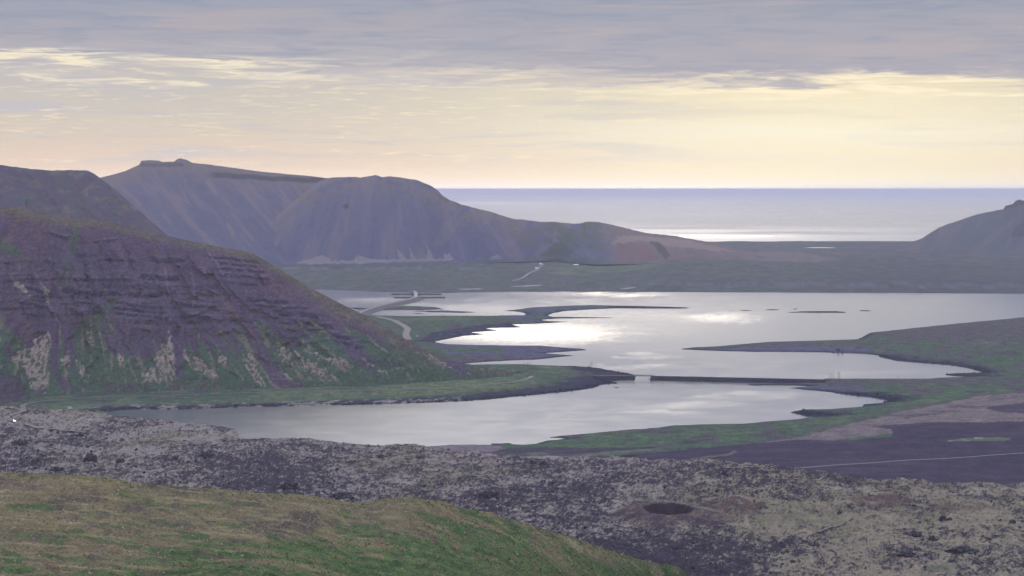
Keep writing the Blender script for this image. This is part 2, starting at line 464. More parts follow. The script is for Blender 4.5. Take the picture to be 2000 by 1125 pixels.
# ---- colours of the floor
C = np.zeros(Z.shape + (3,), np.float32)
nA = fbm(X / 45, Y / 90, 21, 5); nB = fbm(X / 12, Y / 26, 22, 4); nC = fbm(X / 160, Y / 300, 23, 4); nD = fbm(X / 4.5, Y / 9, 24, 3)
wu = nA * 16 + nB * 8; wv = nC * 5 + nA * 2.5 + nB * 1.5
def pm(poly, a=1.0): return inside(poly, PU + wu * a, PV + wv * a).astype(np.float32)
C[:] = HEATH
blend(C, ss(nA + nB * .4, -.4, .1), GREEN)
blend(C, ss(nC + nB * .4, .1, .5) * .7, LGREEN)
blend(C, ss(nB + nD, .2, .8) * .5, DGREEN)
west = (PU < 1240) & (PV < 800)
# peninsula of flats: dark weed-covered shore, tan turf
flat2 = pm([(840,668),(905,674),(1150,672),(1160,705),(900,712)], .4)
blend(C, flat2 * .9, MUD); blend(C, flat2 * ss(nA + nC, .05, .3) * (PU < 1010), HEATH); blend(C, flat2 * ss(nA - nC, .15, .4) * (PU < 980), GREEN)
weed = pm([(800,668),(845,650),(900,640),(950,634),(1010,628),(1070,618),(1080,636),(1000,650),(900,664)], .5)
blend(C, weed * .9, SHORE); blend(C, weed * ss(nB, .05, .3) * .6, MUD)
spit = pm([(985,610),(1040,597),(1160,592),(1420,597),(1400,606),(1200,606),(1090,612),(1070,640),(1000,640)], .15)
blend(C, spit * .85, MUD); blend(C, spit * (PU < 1190) * ss(nA, -.1, .2) * .8, GREEN)
blend(C, spit * (PU > 1190) * .9, SHORE)
# P3 headland and mountain foot
foot = ((PV > 715) & (PV < 805) & (PU < 1240)).astype(np.float32)
blend(C, foot * .8, GREEN); blend(C, foot * ss(nA + nB * .6, .1, .5) * .65, HEATH); blend(C, foot * ss(nC - nA * .7, -.25, .25) * .8, LGREEN); blend(C, foot * ss(nB + nD * .4, .2, .5) * .6, (.18, .165, .09))
blend(C, foot * ss(PU, 1060, 1180) * .75, HEATH); blend(C, foot * ss(PU + nB * 30, 1110, 1190) * ss(PV, 733, 742), SHORE)
# east coast
eastc = ((PU > 1240) & (VR < lava_v)).astype(np.float32)
blend(C, eastc * ss(nA + nC, .1, .5) * .7, HEATH)
blend(C, pm([(1330,684),(1500,676),(1700,680),(1690,694),(1500,690)], .25) * .9, MUD)
blend(C, pm([(1400,676),(1550,668),(1660,672),(1600,678)], .4) * .7, HEATH)
blend(C, pm([(1700,640),(2300,600),(2300,668),(1990,668),(1860,668),(1760,668)], .8) * .75, HEATH)
blend(C, pm([(1560,752),(1680,752),(1700,762),(1640,768),(1560,762)], .5) * .7, MUD)
blend(C, pm([(1520,745),(1640,738),(2300,735),(2300,752),(1700,748)], .5) * .55, HEATH)
blend(C, pm([(1830,672),(1890,700),(1960,716),(1930,732),(1840,720),(1790,712)], .6) * .35, HEATH)
# brown cinder slope with tan gravel, then the black sand
blend(C, pm([(1340,885),(1440,870),(1560,852),(1690,820),(1800,796),(1900,775),(2000,764),(2300,740),(2300,860),(1900,830),(1700,850),(1560,868),(1450,880)], .7), BROWN)
blend(C, pm([(1340,885),(1440,870),(1560,852),(1690,820),(1800,796),(2300,740),(2300,800),(1900,800),(1700,828)], .9) * ss(nA, -.05, .3) * .8, HEATH)
sandp = pm([(1085,913),(1120,899),(1250,886),(1400,872),(1480,864),(1560,858),(1660,860),(1745,852),(1740,838),(1700,832),(1830,824),(1930,824),(2020,822),(2300,815),(2300,985),(1960,975),(1700,962),(1560,945),(1400,922)], .45)
sandp = np.maximum(sandp, pm([(1920,797),(1960,792),(2300,770),(2300,815),(1960,806)], .6) * .9)
sand_main = sandp.copy()
sandp = np.maximum(sandp, pm([(880,884),(1000,876),(1120,872),(1250,868),(1400,855),(1330,870),(1220,880),(1100,886),(940,890)], .5) * .85)
sandp *= (VR < lava_v + 5)
blend(C, sandp * .97, SAND); blend(C, sandp * ss(fbm(X / 130, Y / 40, 81, 5), .02, .4) * .55, (.085, .066, .078)); blend(C, sandp * ss(fbm(X / 90, Y / 12, 82, 4), .2, .5) * .4, (.026, .022, .04)); blend(C, sandp * ss(fbm(X / 30, Y / 30, 83, 5), .25, .5) * ss(nC, -.1, .3) * .5, (.10, .09, .07)); blend(C, sandp * ss(nC + nA * .5, .0, .45) * .35, (.062, .05, .066))
for q in ([(1840,862),(1880,856),(1930,853),(1975,855),(1970,860),(1900,861)],):
    blend(C, pm(q, .18) * .8, LGREEN); blend(C, pm(q, .18) * ss(nB, 0, .3) * .6, BEIGE)
for q in ([(1310,900),(1420,886),(1435,878),(1440,882),(1420,890),(1330,900)], [(1080,892),(1290,874),(1300,877),(1100,896)], [(1020,886),(1060,882),(1075,886),(1040,890)]):
    blend(C, pm(q, .35) * .7, (.15, .145, .10))
blend(C, pm([(826,864),(958,866),(990,876),(940,888),(850,890)], .2) * .95, (.185, .140, .140))
blend(C, pm([(870,886),(960,882),(1060,890),(1130,896),(1060,908),(960,905)], .5) * .6, HEATH)
blend(C, pm([(900,897),(1010,888),(1020,894),(930,903)], .6) * .7, GREEN)
blend(C, pm([(1010,893),(1070,889),(1135,895),(1120,903),(1040,900)], .4) * .8, MOSS)
blend(C, pm([(1130,895),(1180,897),(1160,912),(1120,910)], .5) * .7, GREEN)
meadow = pm([(1040,870),(1110,857),(1300,838),(1500,827),(1640,815),(1745,798),(1760,770),(2300,735),(2300,745),(1960,765),(1800,790),(1650,826),(1500,852),(1330,870),(1150,876)], .4)
blend(C, meadow * ss(nA + nC, -.6, -.1) * .9, GREEN); blend(C, meadow * ss(nB + nA, 0, .5) * .6, LGREEN); blend(C, meadow * ss(nC - nA, .1, .5) * .5, HEATH)
# wet dark line along every shore
blend(C, (1 - ss(sdj + nB * 7 + nD * 2, 3, 15 + 8 * ss(D, 3300, 4500))) * .93, SHORE)
shelf = ss(PU, 900, 1160) * ss(PV, 750, 775) * foot
rocky_shore = np.clip(ss(PU, 1700, 1730) * (PV > 692) * (PV < 735) + ss(PU, 1540, 1600) * (PV > 765) * (PV < 785) + pm([(1540,800),(1700,800),(1690,815),(1580,814)], .3) + foot, 0, 1)
blend(C, rocky_shore * (1 - ss(sdj + nB * 22 + nA * 14, 18 + 22 * ss(PU, 600, 900) * foot, 50 + 40 * ss(PU, 600, 900) * foot)) * .85, SHORE)
blend(C, foot * (PU < 900) * ss(nA * 1.2 + nB, .05, .3) * (1 - ss(sdj, 25, 60)) * .7, BEIGE)
# lava: black rubble, pale moss, bare hollows
m0 = nB * .9 + nA * .8 + nD * .8 + nC * .8
band = -.10 * ss(VR, 905, 935) * (1 - ss(VR, 1000, 1040)) * (1 - ss(U, 1000, 1500)) - .32 * ss(U, 950, 1050) * ss(PV, 1035, 1070) * (1 - ss(U + (PV - 1100) * 2.2, 1480, 1560)) \
     + .26 * smooth_moss + .18 * (1 - ss(VR, 850, 905)) + .12 * ss(U, 1100, 1250) * (1 - ss(VR, 920, 960))
nE = fbm(X / 2.2, Y / 4.5, 26, 3); nF = fbm(X / 7, Y / 13, 27, 4)
nG = fbm(X / 1.3, Y / 2.2, 28, 2); m0 = nC * .5 + nA * .55 + nB * .55 + nF * .6 + nE * .85 + nG * .6 - rub * .35 + .19
moss = ss(m0 + band - .06, -.28, .38)
lc = np.zeros_like(C); lc[:] = LAVA
blend(lc, ss(nE + nF * .6, -.1, .5) * .5, (.066, .06, .078))
mc = np.zeros_like(C); mc[:] = MOSS
blend(mc, ss(nA + nD * .5, 0, .5) * .55, (.215, .182, .155)); blend(mc, ss(PU + PV * .8, 1900, 2300) * .75, (.225, .190, .112)); blend(mc, ss(-nC + nB * .5, .1, .5) * .5 * ss(PV, 900, 1000), (.26, .245, .155))
blend(mc, np.clip(ss(nC - nA, .2, .5) * .6, 0, 1), (.17, .155, .09))
blend(lc, moss, (0, 0, 0)); lc += mc * moss[..., None]
for q, a in (([(1350,985),(1440,970),(1490,985),(1470,1000),(1400,1000)], .75), ([(1650,975),(1760,965),(1800,985),(1700,995)], .7), ([(1800,985),(1930,985),(1960,998),(1830,1000)], .6),
             ([(1290,1010),(1400,1000),(1480,1000),(1440,1020),(1350,1025)], .5)):
    blend(lc, pm(q, 1.5) * a * ss(nF + nE * .5 + nB * .5, -.35, .2), RUST)
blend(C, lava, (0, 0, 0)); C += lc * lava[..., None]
blend(C, lava * pm([(1600,948),(1650,952),(1720,960),(1700,966),(1640,958)], .5) * ss(nB + nF, -.4, .2) * .7, (.31, .27, .20))
blend(C, lava * pm([(1800,958),(2300,950),(2300,972),(1980,970),(1850,968)], .9) * ss(nB + nF, -.2, .3) * .5, (.28, .25, .19))
blend(C, lava * ss(PU, 1750, 1850) * ss(PV, 1085, 1110) * ss(nA, .1, .4) * .6, DGREEN)
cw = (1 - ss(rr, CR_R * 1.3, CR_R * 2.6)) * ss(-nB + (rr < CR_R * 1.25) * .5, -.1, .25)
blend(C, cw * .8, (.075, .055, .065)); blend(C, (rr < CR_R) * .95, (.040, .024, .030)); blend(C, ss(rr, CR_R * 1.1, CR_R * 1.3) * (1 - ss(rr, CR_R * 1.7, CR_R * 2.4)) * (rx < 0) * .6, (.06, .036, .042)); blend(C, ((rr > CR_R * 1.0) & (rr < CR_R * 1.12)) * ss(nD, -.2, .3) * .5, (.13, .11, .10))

# fine mottling of turf and stones, then the overall soil tone
fine = fbm(X / 3.2, Y / 8, 71, 4); fin2 = fbm(X / 20, Y / 26, 72, 5)
C *= (1 + (fine * .5 + fin2 * .4) * (1 - .5 * lava - .45 * np.clip(sandp, 0, 1) * (1 - lava)))[..., None].clip(.35, 1.8)
C *= lerp(np.array((.94, .94, 1.02)), np.array((1, 1, 1)), lava[..., None])

# ---- split into the pieces one would name
kz = np.maximum(np.maximum(Z[:-1, :-1], Z[1:, 1:]), np.maximum(Z[:-1, 1:], Z[1:, :-1])) > -.9
cu = U[:-1, :-1]; cv = VR[:-1, :-1]; lv = np.interp(cu, LE[:, 0], LE[:, 1]); isl = cv > lv + 1
isc = rr[:-1, :-1] < CR_R * 1.8
ise = (cu > 1240) & ~isl
sand_f = (sand_main[:-1, :-1] > .5) & (cu > 1080) & (cv > 800)
far_w = (cv < 712) & (cu <= 1240); bars = (cv < 613) & (cu < 960)
hd = ise & (cv < 738)
M_T = terrain_mat('heath_and_turf', .35, .06, .5, 1.0, 1.2)
M_L = terrain_mat('lava_and_moss', .55, .12, .5, 1.0, 1.6)
M_S = terrain_mat('black_sand_gravel', .25, .02, .16, .4, .3)
parts = [('lava_field', isl & ~isc, M_L), ('crater', isc, M_L), ('sand_plain', sand_f & ~isl, M_S),
         ('headland', hd, M_T), ('meadow', ise & ~hd & ~sand_f, M_T), ('sand_bar', bars & ~isl, M_T),
         ('peninsula', far_w & ~bars, M_T), ('coastal_slope', ~isl & ~ise & ~far_w, M_T)]
for nm, k, mt in parts:
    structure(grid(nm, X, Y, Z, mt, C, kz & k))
FX, FY, FZ, FC, FSD, FLAVA, FMOSS, FPU, FPV = X, Y, Z, C, sdj, lava, moss, PU, PV
# ------------------------------------------------------------------ mountains
def prof(t, w=.4, a=1.2): return (1 - w) * t ** a + w * np.sin(np.clip(t, 0, 1) * np.pi / 2)

def mountain(name, crest, cdist, base, paint, du, rows, mat, relief, w=.4, a=1.2, back=700., sil=.6, drop=1.3, nback=14, min_run=1.45):
    """crest: (u, v) silhouette; cdist: (u, distance) of the crest; base: (u, distance, height) of the toe"""
    cr = np.array(crest, float); cdn = np.array(cdist, float); bs = np.array(base, float)
    u = np.arange(cr[0, 0], cr[-1, 0] + .1, du)
    vc = np.interp(u, cr[:, 0], cr[:, 1]); dc = np.interp(u, cdn[:, 0], cdn[:, 1])
    zc = H - dc * (vc - YH) / F + sil * fbm(u / 9, u * 0 + 3.3, 61, 4) * dc / 4510
    db = np.interp(u, bs[:, 0], bs[:, 1]); zb = np.interp(u, bs[:, 0], bs[:, 2])
    for _ in range(4):                                            # keep the face at a natural angle where the ridge runs low
        dc = np.maximum(dc, db + (zc - zb) * min_run); zc = H - dc * (vc - YH) / F + sil * fbm(u / 9, u * 0 + 3.3, 61, 4) * dc / 4510
    t = np.linspace(0, 1, rows)
    tb = np.linspace(0, 1, nback)[1:]
    T = np.repeat(t[:, None], len(u), 1)
    DD = db + (dc - db) * T; ZZ = zb + (zc - zb) * prof(T, w, a)
    _, V0 = pix(0, DD, ZZ); Ug = np.repeat(u[None], rows, 0)
    dd, dzv, extra = relief(Ug, V0, T, DD, ZZ)
    win = np.clip(T * (1 - T ** 6) * 4, 0, 1) * np.clip((dc - db) / 260, .04, 1)
    DD = DD + dd * win; ZZ = ZZ + dzv * win
    Xm = (Ug - 1000) / F * np.repeat((db + (dc - db) * .5)[None], rows, 0)   # columns run straight back, not towards the eye
    Xm = (Ug - 1000) / F * DD
    _, PVm = pix(Xm, DD, ZZ)
    Cm = paint(Ug, PVm, T, Xm, DD, ZZ, extra)
    # the far side falls away
    TB = np.repeat(tb[:, None], len(u), 1)
    DB = dc + TB * np.clip((zc + 15) * 1.6, 30, back); ZB = zc - (zc + 15) * prof(TB, .0, drop)
    XB = (np.repeat(u[None], len(tb), 0) - 1000) / F * DB
    CB = np.repeat(Cm[-1:], len(tb), 0)
    o = grid(name, np.vstack([Xm, XB]), np.vstack([DD, DB]), np.vstack([ZZ, ZB]), mat, np.concatenate([Cm, CB]))
    return structure(o)

M_NEAR = terrain_mat('near_mountain_ground', .16, .03, .30, .8, 1.5)
M_FAR = terrain_mat('far_mountain_ground', .05, .012, .16, .5, 2.5)

# ---- the dark stepped mountain on the left
AP = (120., 210.)                                            # fall lines fan out from here (as seen)
def fan(u, v):
    return np.arctan2(u - AP[0], v - AP[1]), np.hypot(u - AP[0], v - AP[1])
def nbv(u): return np.interp(u, [-300,0,60,200,400,600,750,870,950,1000], [792,791,779,769,762,757,753,745,739,733])
def near_relief(u, v, t, d, z):
    a, r = fan(u, v); a = a + .05 * fbm(u / 45, v / 60, 40, 3)
    g = ridged(a * 11 + fbm(u / 60, v / 60, 39, 3) * .5, r / 500, 31, 3, .45); g2 = ridged(a * 70, r / 260, 36, 3, .55)
    x = (u - 1000) / F * d
    zz = z + fbm(x / 90, z / 40, 32, 3) * 7
    zz2 = z + .02 * x
    cl = ss(z, 70, 100) * (1 - ss(v - np.interp(u, [0, 185, 480, 620, 720, 900], [430, 445, 500, 575, 628, 720]), 0, 1) * 0)
    top = np.interp(u, [-300, 0, 185, 480, 620, 720, 800], [225, 215, 190, 150, 110, 70, 40])
    cl = ss(z, .42 * top, .58 * top) * (1 - ss(z, .84 * top, .97 * top)) * (1 - ss(u, 700, 850))
    step = (zz2 / 9.5 + fbm(x / 120, z / 50, 34, 4) * 1.3)
    fr = step - np.floor(step)
    ter = (fr - ss(fr, .45, .95)) * 8 * ss(fbm(x / 60, np.floor(step) * 3.1, 38, 3), .0, .4)
    rock = ridged(x / 16, zz / 12, 35, 4, .55)
    tal = 1 - cl
    dd = cl * (ter - rock * 5 - 3) - (g - .3) * (17 + 3 * tal) * ss(1 - t, .03, .25) - g2 * (1.0 + 3 * cl) - fbm(x / 30, z / 20, 37, 4) * 4
    return dd, 0 * z, dict(cl=cl, g=g, g2=g2, fr=fr, rock=rock, a=a, r=r)
def near_paint(u, v, t, x, d, z, e):
    c = np.zeros(u.shape + (3,), np.float32); c[:] = SCREE
    a, r, cl, g2 = e['a'], e['r'], e['cl'], e['g2']
    n1 = fbm(a * 30, r / 170, 41, 4); a0 = fan(u, v)[0] + .010 * fbm(u / 40, v / 50, 50, 3); n1 = fbm(a0 * 20, r / 190, 41, 4); n2 = fbm(a0 * 62, r / 70, 42, 5); n3 = fbm(x / 45, z / 30, 43, 4); n4 = fbm(x / 9, z / 8, 44, 3)
    # streak-warped lookups for hand-placed patches
    n5 = fbm(x / 7, z / 6, 56, 4); up = u + n5 * 9 + n4 * 5; vp = v + n5 * 16 + n2 * 10
    def pm(poly, s=1.0): return inside(poly, u + (up - u) * s, v + (vp - v) * s).astype(np.float32)
    blend(c, ss(n1 + n3 * .5, .0, .4) * .6, (.125, .088, .085))
    # cliff bands, ledges with turf
    blend(c, cl * ss(e['fr'] + n4 * .15, .5, .7) * .8 * ss(n3 + n1, -.1, .3), CLIFF); blend(c, cl * ss(e['rock'] + n4 * .3, .1, .5) * .4, (.105, .095, .115))
    blend(c, cl * ss(n4 + n2 * .7, .12, .5) * .38, ROCKY)
    blend(c, cl * (1 - ss(e['fr'], .1, .3)) * ss(n3, -.2, .2) * .35, HEATH)
    # single cliff bands, with a pale turfed ledge above each
    for (p, q, w) in BANDS:
        tt = np.clip((u - p[0]) / (q[0] - p[0]), 0, 1); vb = p[1] + (q[1] - p[1]) * tt + n3 * 5 + n4 * 2
        m = ((u > p[0] + n4 * 12) & (u < q[0] + n4 * 12)).astype(np.float32); k = ss(n4 + n2 * .6 + .45, 0, .3)
        blend(c, m * (1 - ss(np.abs(v - vb), w * .7, w * 1.6)) * k * .9, (.026, .025, .052))
        blend(c, m * (1 - ss(np.abs(v - vb + w * 2.2), .6, 2.2)) * k * .55, (.15, .13, .13))
    for pts in RILLS:
        for p, q in zip(pts[:-1], pts[1:]):
            tt = np.clip((v - p[1]) / (q[1] - p[1]), 0, 1); m = (v >= p[1]) & (v < q[1])
            blend(c, m * (1 - ss(np.abs(u - (p[0] + (q[0] - p[0]) * tt) + n4 * 4), .8, 2.4)) * .55, (.19, .165, .17))
    # green low on the scree, between the fans of debris
    lim = np.interp(u, [-300, 0, 60, 180, 330, 480, 620, 760, 900, 1060], [640, 640, 690, 640, 670, 660, 650, 668, 690, 700])
    lowm = ss(v + n1 * 80 + n2 * 45 + n4 * 14, lim - 8, lim + 34)
    blend(c, lowm * .88, (.058, .118, .062)); blend(c, ss(v, nbv(u) - 60, nbv(u) - 12) * ss(n1 + n3, -.3, .2) * .6, (.09, .125, .055)); blend(c, lowm * ss(n2 + n4, .0, .5) * .65, DGREEN)
    flank = np.clip(ss(u + (v - 700) * .9 + n1 * 50, 660, 780) + 0 * u, 0, 1) * ss(v - np.interp(u, *NC.T), 6, 40)
    blend(c, flank * .9, (.062, .115, .062)); blend(c, flank * ss(n1 + n2, .0, .4) * .5, DGREEN); blend(c, flank * ss(n2 + n4 * .5, .25, .5) * .4, HEATH); blend(c, flank * ss(fbm(a * 120, r / 90, 49, 3), .2, .45) * .5, (.16, .16, .10))
    # green gullies
    for q in ([(0,630),(20,640),(60,690),(110,730),(130,790),(90,760),(50,710),(0,660)], [(140,640),(200,600),(230,575),(225,600),(190,640),(160,690),(200,740),(260,780),(200,770),(150,700)],
              [(140,425),(158,430),(156,460),(140,500),(125,560),(115,560),(135,490)], [(355,640),(375,680),(420,720),(470,760),(420,750),(370,700)],
              [(505,640),(540,670),(600,700),(680,740),(760,762),(640,750),(560,700)], [(500,625),(530,640),(520,665),(505,655)], [(0,470),(40,480),(40,500),(0,490)]):
        blend(c, pm(q, .8) * .8, GREEN); blend(c, pm(q, 1.2) * ss(n4, 0, .3) * .5, DGREEN)
    # pale moss
    for q, s in (([(55,680),(85,660),(93,640),(102,668),(92,700),(96,730),(88,770),(60,760),(50,720),(25,710),(22,695)], 1), ([(120,700),(136,685),(138,710),(118,712)], 1), ([(145,700),(160,710),(175,730),(168,750),(155,730)], 1),
              ([(335,652),(342,700),(342,750),(278,752),(276,735),(300,715),(312,690)], 1), ([(362,680),(395,705),(425,735),(420,742),(375,718),(356,695)], 1), ([(470,690),(495,690),(505,725),(520,755),(500,750),(480,720)], .9),
              ([(545,672),(580,690),(640,722),(668,745),(640,742),(590,720),(560,720),(545,695)], 1), ([(530,715),(560,730),(595,760),(540,760),(532,740)], 1), ([(600,690),(650,700),(690,720),(650,712)], 1.2),
              ([(700,700),(730,715),(770,735),(745,730)], 1.2), ([(430,690),(445,700),(440,720),(425,705)], 1), ([(20,535),(45,555),(60,580),(30,560)], .7), ([(85,560),(98,570),(96,600),(88,585)], .8), ([(170,648),(182,660),(180,680),(168,665)], .8),
              ([(820,690),(880,715),(930,735),(870,722)], 1.3), ([(230,690),(240,700),(245,725),(232,712)], .8)):
        mk = pm(q, s); blend(c, mk * ss(n4 + n5 * .6 + .35, -.1, .3) * .9, (.33, .275, .195)); blend(c, mk * ss(n4 - n2, .2, .35) * .8, DGREEN)
    blend(c, lowm * ss(n2 + n1 * .5 + n5 * .4, .25, .5) * .6, (.25, .215, .15)); blend(c, lowm * ss(n5 + n4 * .6, .2, .5) * .4, (.10, .13, .06))
    # debris chutes
    for q in ([(336,560),(352,640),(356,730),(372,745),(342,735),(338,640)], [(385,470),(420,520),(470,590),(500,650),(560,740),(600,760),(535,755),(495,690),(455,600),(400,510)], [(100,650),(112,700),(110,730),(150,760),(118,760),(96,720)], [(0,730),(40,740),(50,780),(0,790)],
              [(200,650),(290,640),(330,640),(310,690),(280,700),(215,690)]):
        blend(c, pm(q, .35) * .8, SCREE)
    blend(c, pm([(420,560),(440,580),(500,660),(485,645),(440,595)], .3) * .6, (.19, .13, .13))
    # turf along the crest; the lit edge on its right is painted in tan
    vc = np.interp(u, *NC.T)
    tb = (1 - ss(v - vc + n4 * 4 + n3 * 6, 4, 20 + 10 * (1 - ss(u, 100, 300))))
    tb = np.maximum(tb, (1 - ss(v - vc + n3 * 8, 10, 40)) * ss(u, 520, 660) * .9)
    tb = tb * (1 - .8 * ss(u, 740, 840)); blend(c, tb * .85, (.125, .115, .075)); blend(c, tb * ss(n3 + n4, 0, .5) * .6, (.075, .09, .05)); blend(c, tb * ss(n4, .15, .4) * .3, (.20, .175, .115))
    blend(c, ss(u, 560, 700) * (1 - ss(u, 850, 930)) * (1 - ss(v - vc, 5, 60)) * ss(n2 + n1 * .6, .12, .4) * .6, (.17, .15, .10))
    blend(c, (1 - ss(z, 12, 22)) * ss(n1 + n3, -.1, .3) * (.7 - .45 * ss(u, 650, 780)), HEATH)
    c *= (1 + fbm(x / 4, z / 3, 47, 3) * .45 + fbm(x / 22, z / 14, 48, 4) * .22)[..., None].clip(.35, 1.8) * np.array((.98, .90, .94))
    blend(c, cl * ss(fbm(x / 130, z / 9, 45, 4) + n4 * .3, .12, .4) * .55, (.034, .032, .06))
    blend(c, ss(fbm(x / 60, z / 40, 46, 4), .1, .5) * .4 * (1 - lowm), (.078, .068, .105))
    return c
BANDS = [((145,500),(190,496),3.5),((185,507),(262,510),3),((292,506),(362,510),4),((400,501),(500,510),2),((405,512),(505,520),2),((410,524),(515,532),2.2),((415,536),(525,545),2.2),((430,548),(500,556),2),
 ((118,566),(147,567),5),((150,569),(230,575),4),((250,576),(345,570),4),((140,590),(176,592),2),((135,545),(260,548),2.5),((270,540),(350,545),4),((210,592),(300,600),2.5),((215,602),(320,612),2.5),((215,612),(332,624),2.2),
 ((330,590),(400,600),3),((350,612),(410,622),3),((480,584),(560,588),3),((490,597),(600,604),2.5),((540,610),(622,618),4),((560,626),(650,640),3.5),((600,645),(682,660),3),((35,590),(92,598),2.5),((40,612),(80,616),2),
 ((38,560),(100,575),3),((88,510),(130,530),4),((18,545),(60,552),2),((640,660),(740,690),3),((95,455),(140,470),3),((180,470),(240,468),2),((330,470),(375,480),2.5)]
RILLS = [[(300,540),(315,560),(332,600)],[(372,530),(380,560),(378,605)],[(393,520),(418,560),(424,600)],[(322,520),(328,560),(333,600)],[(60,520),(90,570),(100,610)],[(440,560),(470,610),(495,650)],[(395,475),(420,510),(440,545)],[(85,560),(100,600),(120,640)]]
NC = np.array([(-300,380),(-100,395),(0,403),(40,407),(90,418),(130,428),(160,426),(185,427),(230,437),(275,450),(320,459),(400,477),(450,486),(480,491),(500,498),(520,510),
 (560,535),(620,569),(650,585),(680,600),(720,619),(748,636),(760,641),(772,652),(800,667),(850,692),(900,709),(945,716),(985,724),(1020,740)], float)
nb_u = np.array([-300,-100,0,60,200,400,600,750,870,950,1000,1060], float)
nb_v = np.array([792,792,791,779,769,762,757,753,745,739,733,727], float)
nb = []
for uu, vv in zip(nb_u, nb_v):
    p = on_floor(max(uu, -255), vv); nb.append((uu, p[1], p[2] - 2.5))
near_o = mountain('mountain', NC, [(-300,3450),(0,3350),(185,3320),(480,3280),(620,3240),(720,3230),(800,3235),(900,3290),(1000,3370),(1060,3400)], nb,
    near_paint, 1.5, 300, M_NEAR, near_relief, w=.3, a=1.12, back=520, sil=.4)

# ---- bare ridge behind it
def mid_relief(u, v, t, d, z):
    x = (u - 1000) / F * d
    g = ridged((u - 200 - (v - 330) * .9) / 60, v / 300, 51, 4)
    return -g * 14 - fbm(x / 40, z / 25, 52, 4) * 8, 0 * z, dict(g=g)
def mid_paint(u, v, t, x, d, z, e):
    c = np.zeros(u.shape + (3,), np.float32); c[:] = (.100, .084, .108)
    n1 = fbm((u - (v - 330) * .9) / 40, v / 90, 53, 4); n2 = fbm(x / 35, z / 18, 54, 4); n3 = fbm(x / 14, z / 9, 55, 3)
    blend(c, ss(n1, .0, .4) * .6, (.075, .065, .08)); blend(c, ss(n2 + n1 * .4, .1, .4) * .5, (.14, .115, .10))
    blend(c, ss(n2 + n3 * .6, .25, .55) * .7 * ss(t, .55, .8), (.17, .15, .115)); blend(c, ss(n3 - n1, .2, .5) * .4, GREEN)
    blend(c, inside([(48,405),(50,392),(56,386),(57,392),(52,405)], u, v) * .8, DGREEN)
    return c
mountain('mountain', [(-300,315),(0,322),(30,326),(60,330),(100,333),(140,332),(172,333),(185,340),(200,351),(215,362),(250,392),(290,428),(330,462),(360,490),(450,560),(520,610)],
    [(-300,4600),(520,4500)], [(-300,4150,30),(520,4150,0)], mid_paint, 2, 150, M_NEAR, mid_relief, back=800, sil=.8)

# ---- the big far mountain: table-topped summit on the left
def far_relief(u, v, t, d, z):
    x = (u - 1000) / F * d
    s = u - (v - 330) * .85
    g = ridged(s / 55, v / 400, 71, 4); k = ss(v, 326, 342) * (1 - ss(v, 352, 372)) * ss(u, 395, 430)
    return -g * 18 - fbm(x / 60, z / 40, 72, 4) * 8, 0 * z, dict(g=g, s=s)
def far_paint(u, v, t, x, d, z, e):
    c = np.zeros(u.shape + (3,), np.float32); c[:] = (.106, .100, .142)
    s = e['s']; n1 = fbm(s / 30, v / 110, 73, 5) + .2 * fbm(s / 8, v / 60, 79, 3); n2 = fbm(x / 70, z / 30, 74, 4); n3 = fbm(s / 5, v / 40, 75, 4)
    blend(c, ss(n1 + n3 * .4, .05, .45) * .6, (.195, .155, .150)); blend(c, ss(-n1 + n2 * .4, .1, .5) * .5, (.075, .078, .118))
    vc = np.interp(u, *FCR.T)
    blend(c, (1 - ss(v - vc + n2 * 10 + n1 * 14, 4, 46)) * .7, (.17, .135, .105))
    bandv = np.interp(u, [400, 500, 560, 640], [340, 347, 350, 352])
    blend(c, ss(u, 395, 425) * (1 - ss(np.abs(v - bandv + n2 * 3), 3, 7)) * .8, (.03, .035, .045))
    blend(c, (u < 360) * (1 - ss(np.abs(v - 322 + n2 * 2), 2, 5)) * ss(u, 272, 280) * .6, (.045, .045, .05))
    for q in ([(400,355),(412,350),(424,378),(420,382)], [(438,430),(450,440),(462,460),(452,465)], [(350,360),(362,380),(372,400),(365,398)]):
        blend(c, inside(q, u + n3 * 6, v + n3 * 6) * .6, (.21, .17, .15))
    return c
FCR = np.array([(60,380),(120,365),(195,347),(220,341),(245,334),(262,326),(273,321),(275,314),(295,312.5),(313,314),(315,316.5),(340,315.5),(346,310.5),(352,309),(365,312),
 (375,318),(410,321.5),(450,327),(500,334),(560,340),(600,343),(640,348),(700,362),(800,405),(860,450)], float)
mountain('mountain', FCR, [(60,8420),(860,8420)], [(60,7720,30),(860,7900,25)], far_paint, 2, 150, M_FAR, far_relief, w=.25, a=1.1, back=1200, sil=.5)

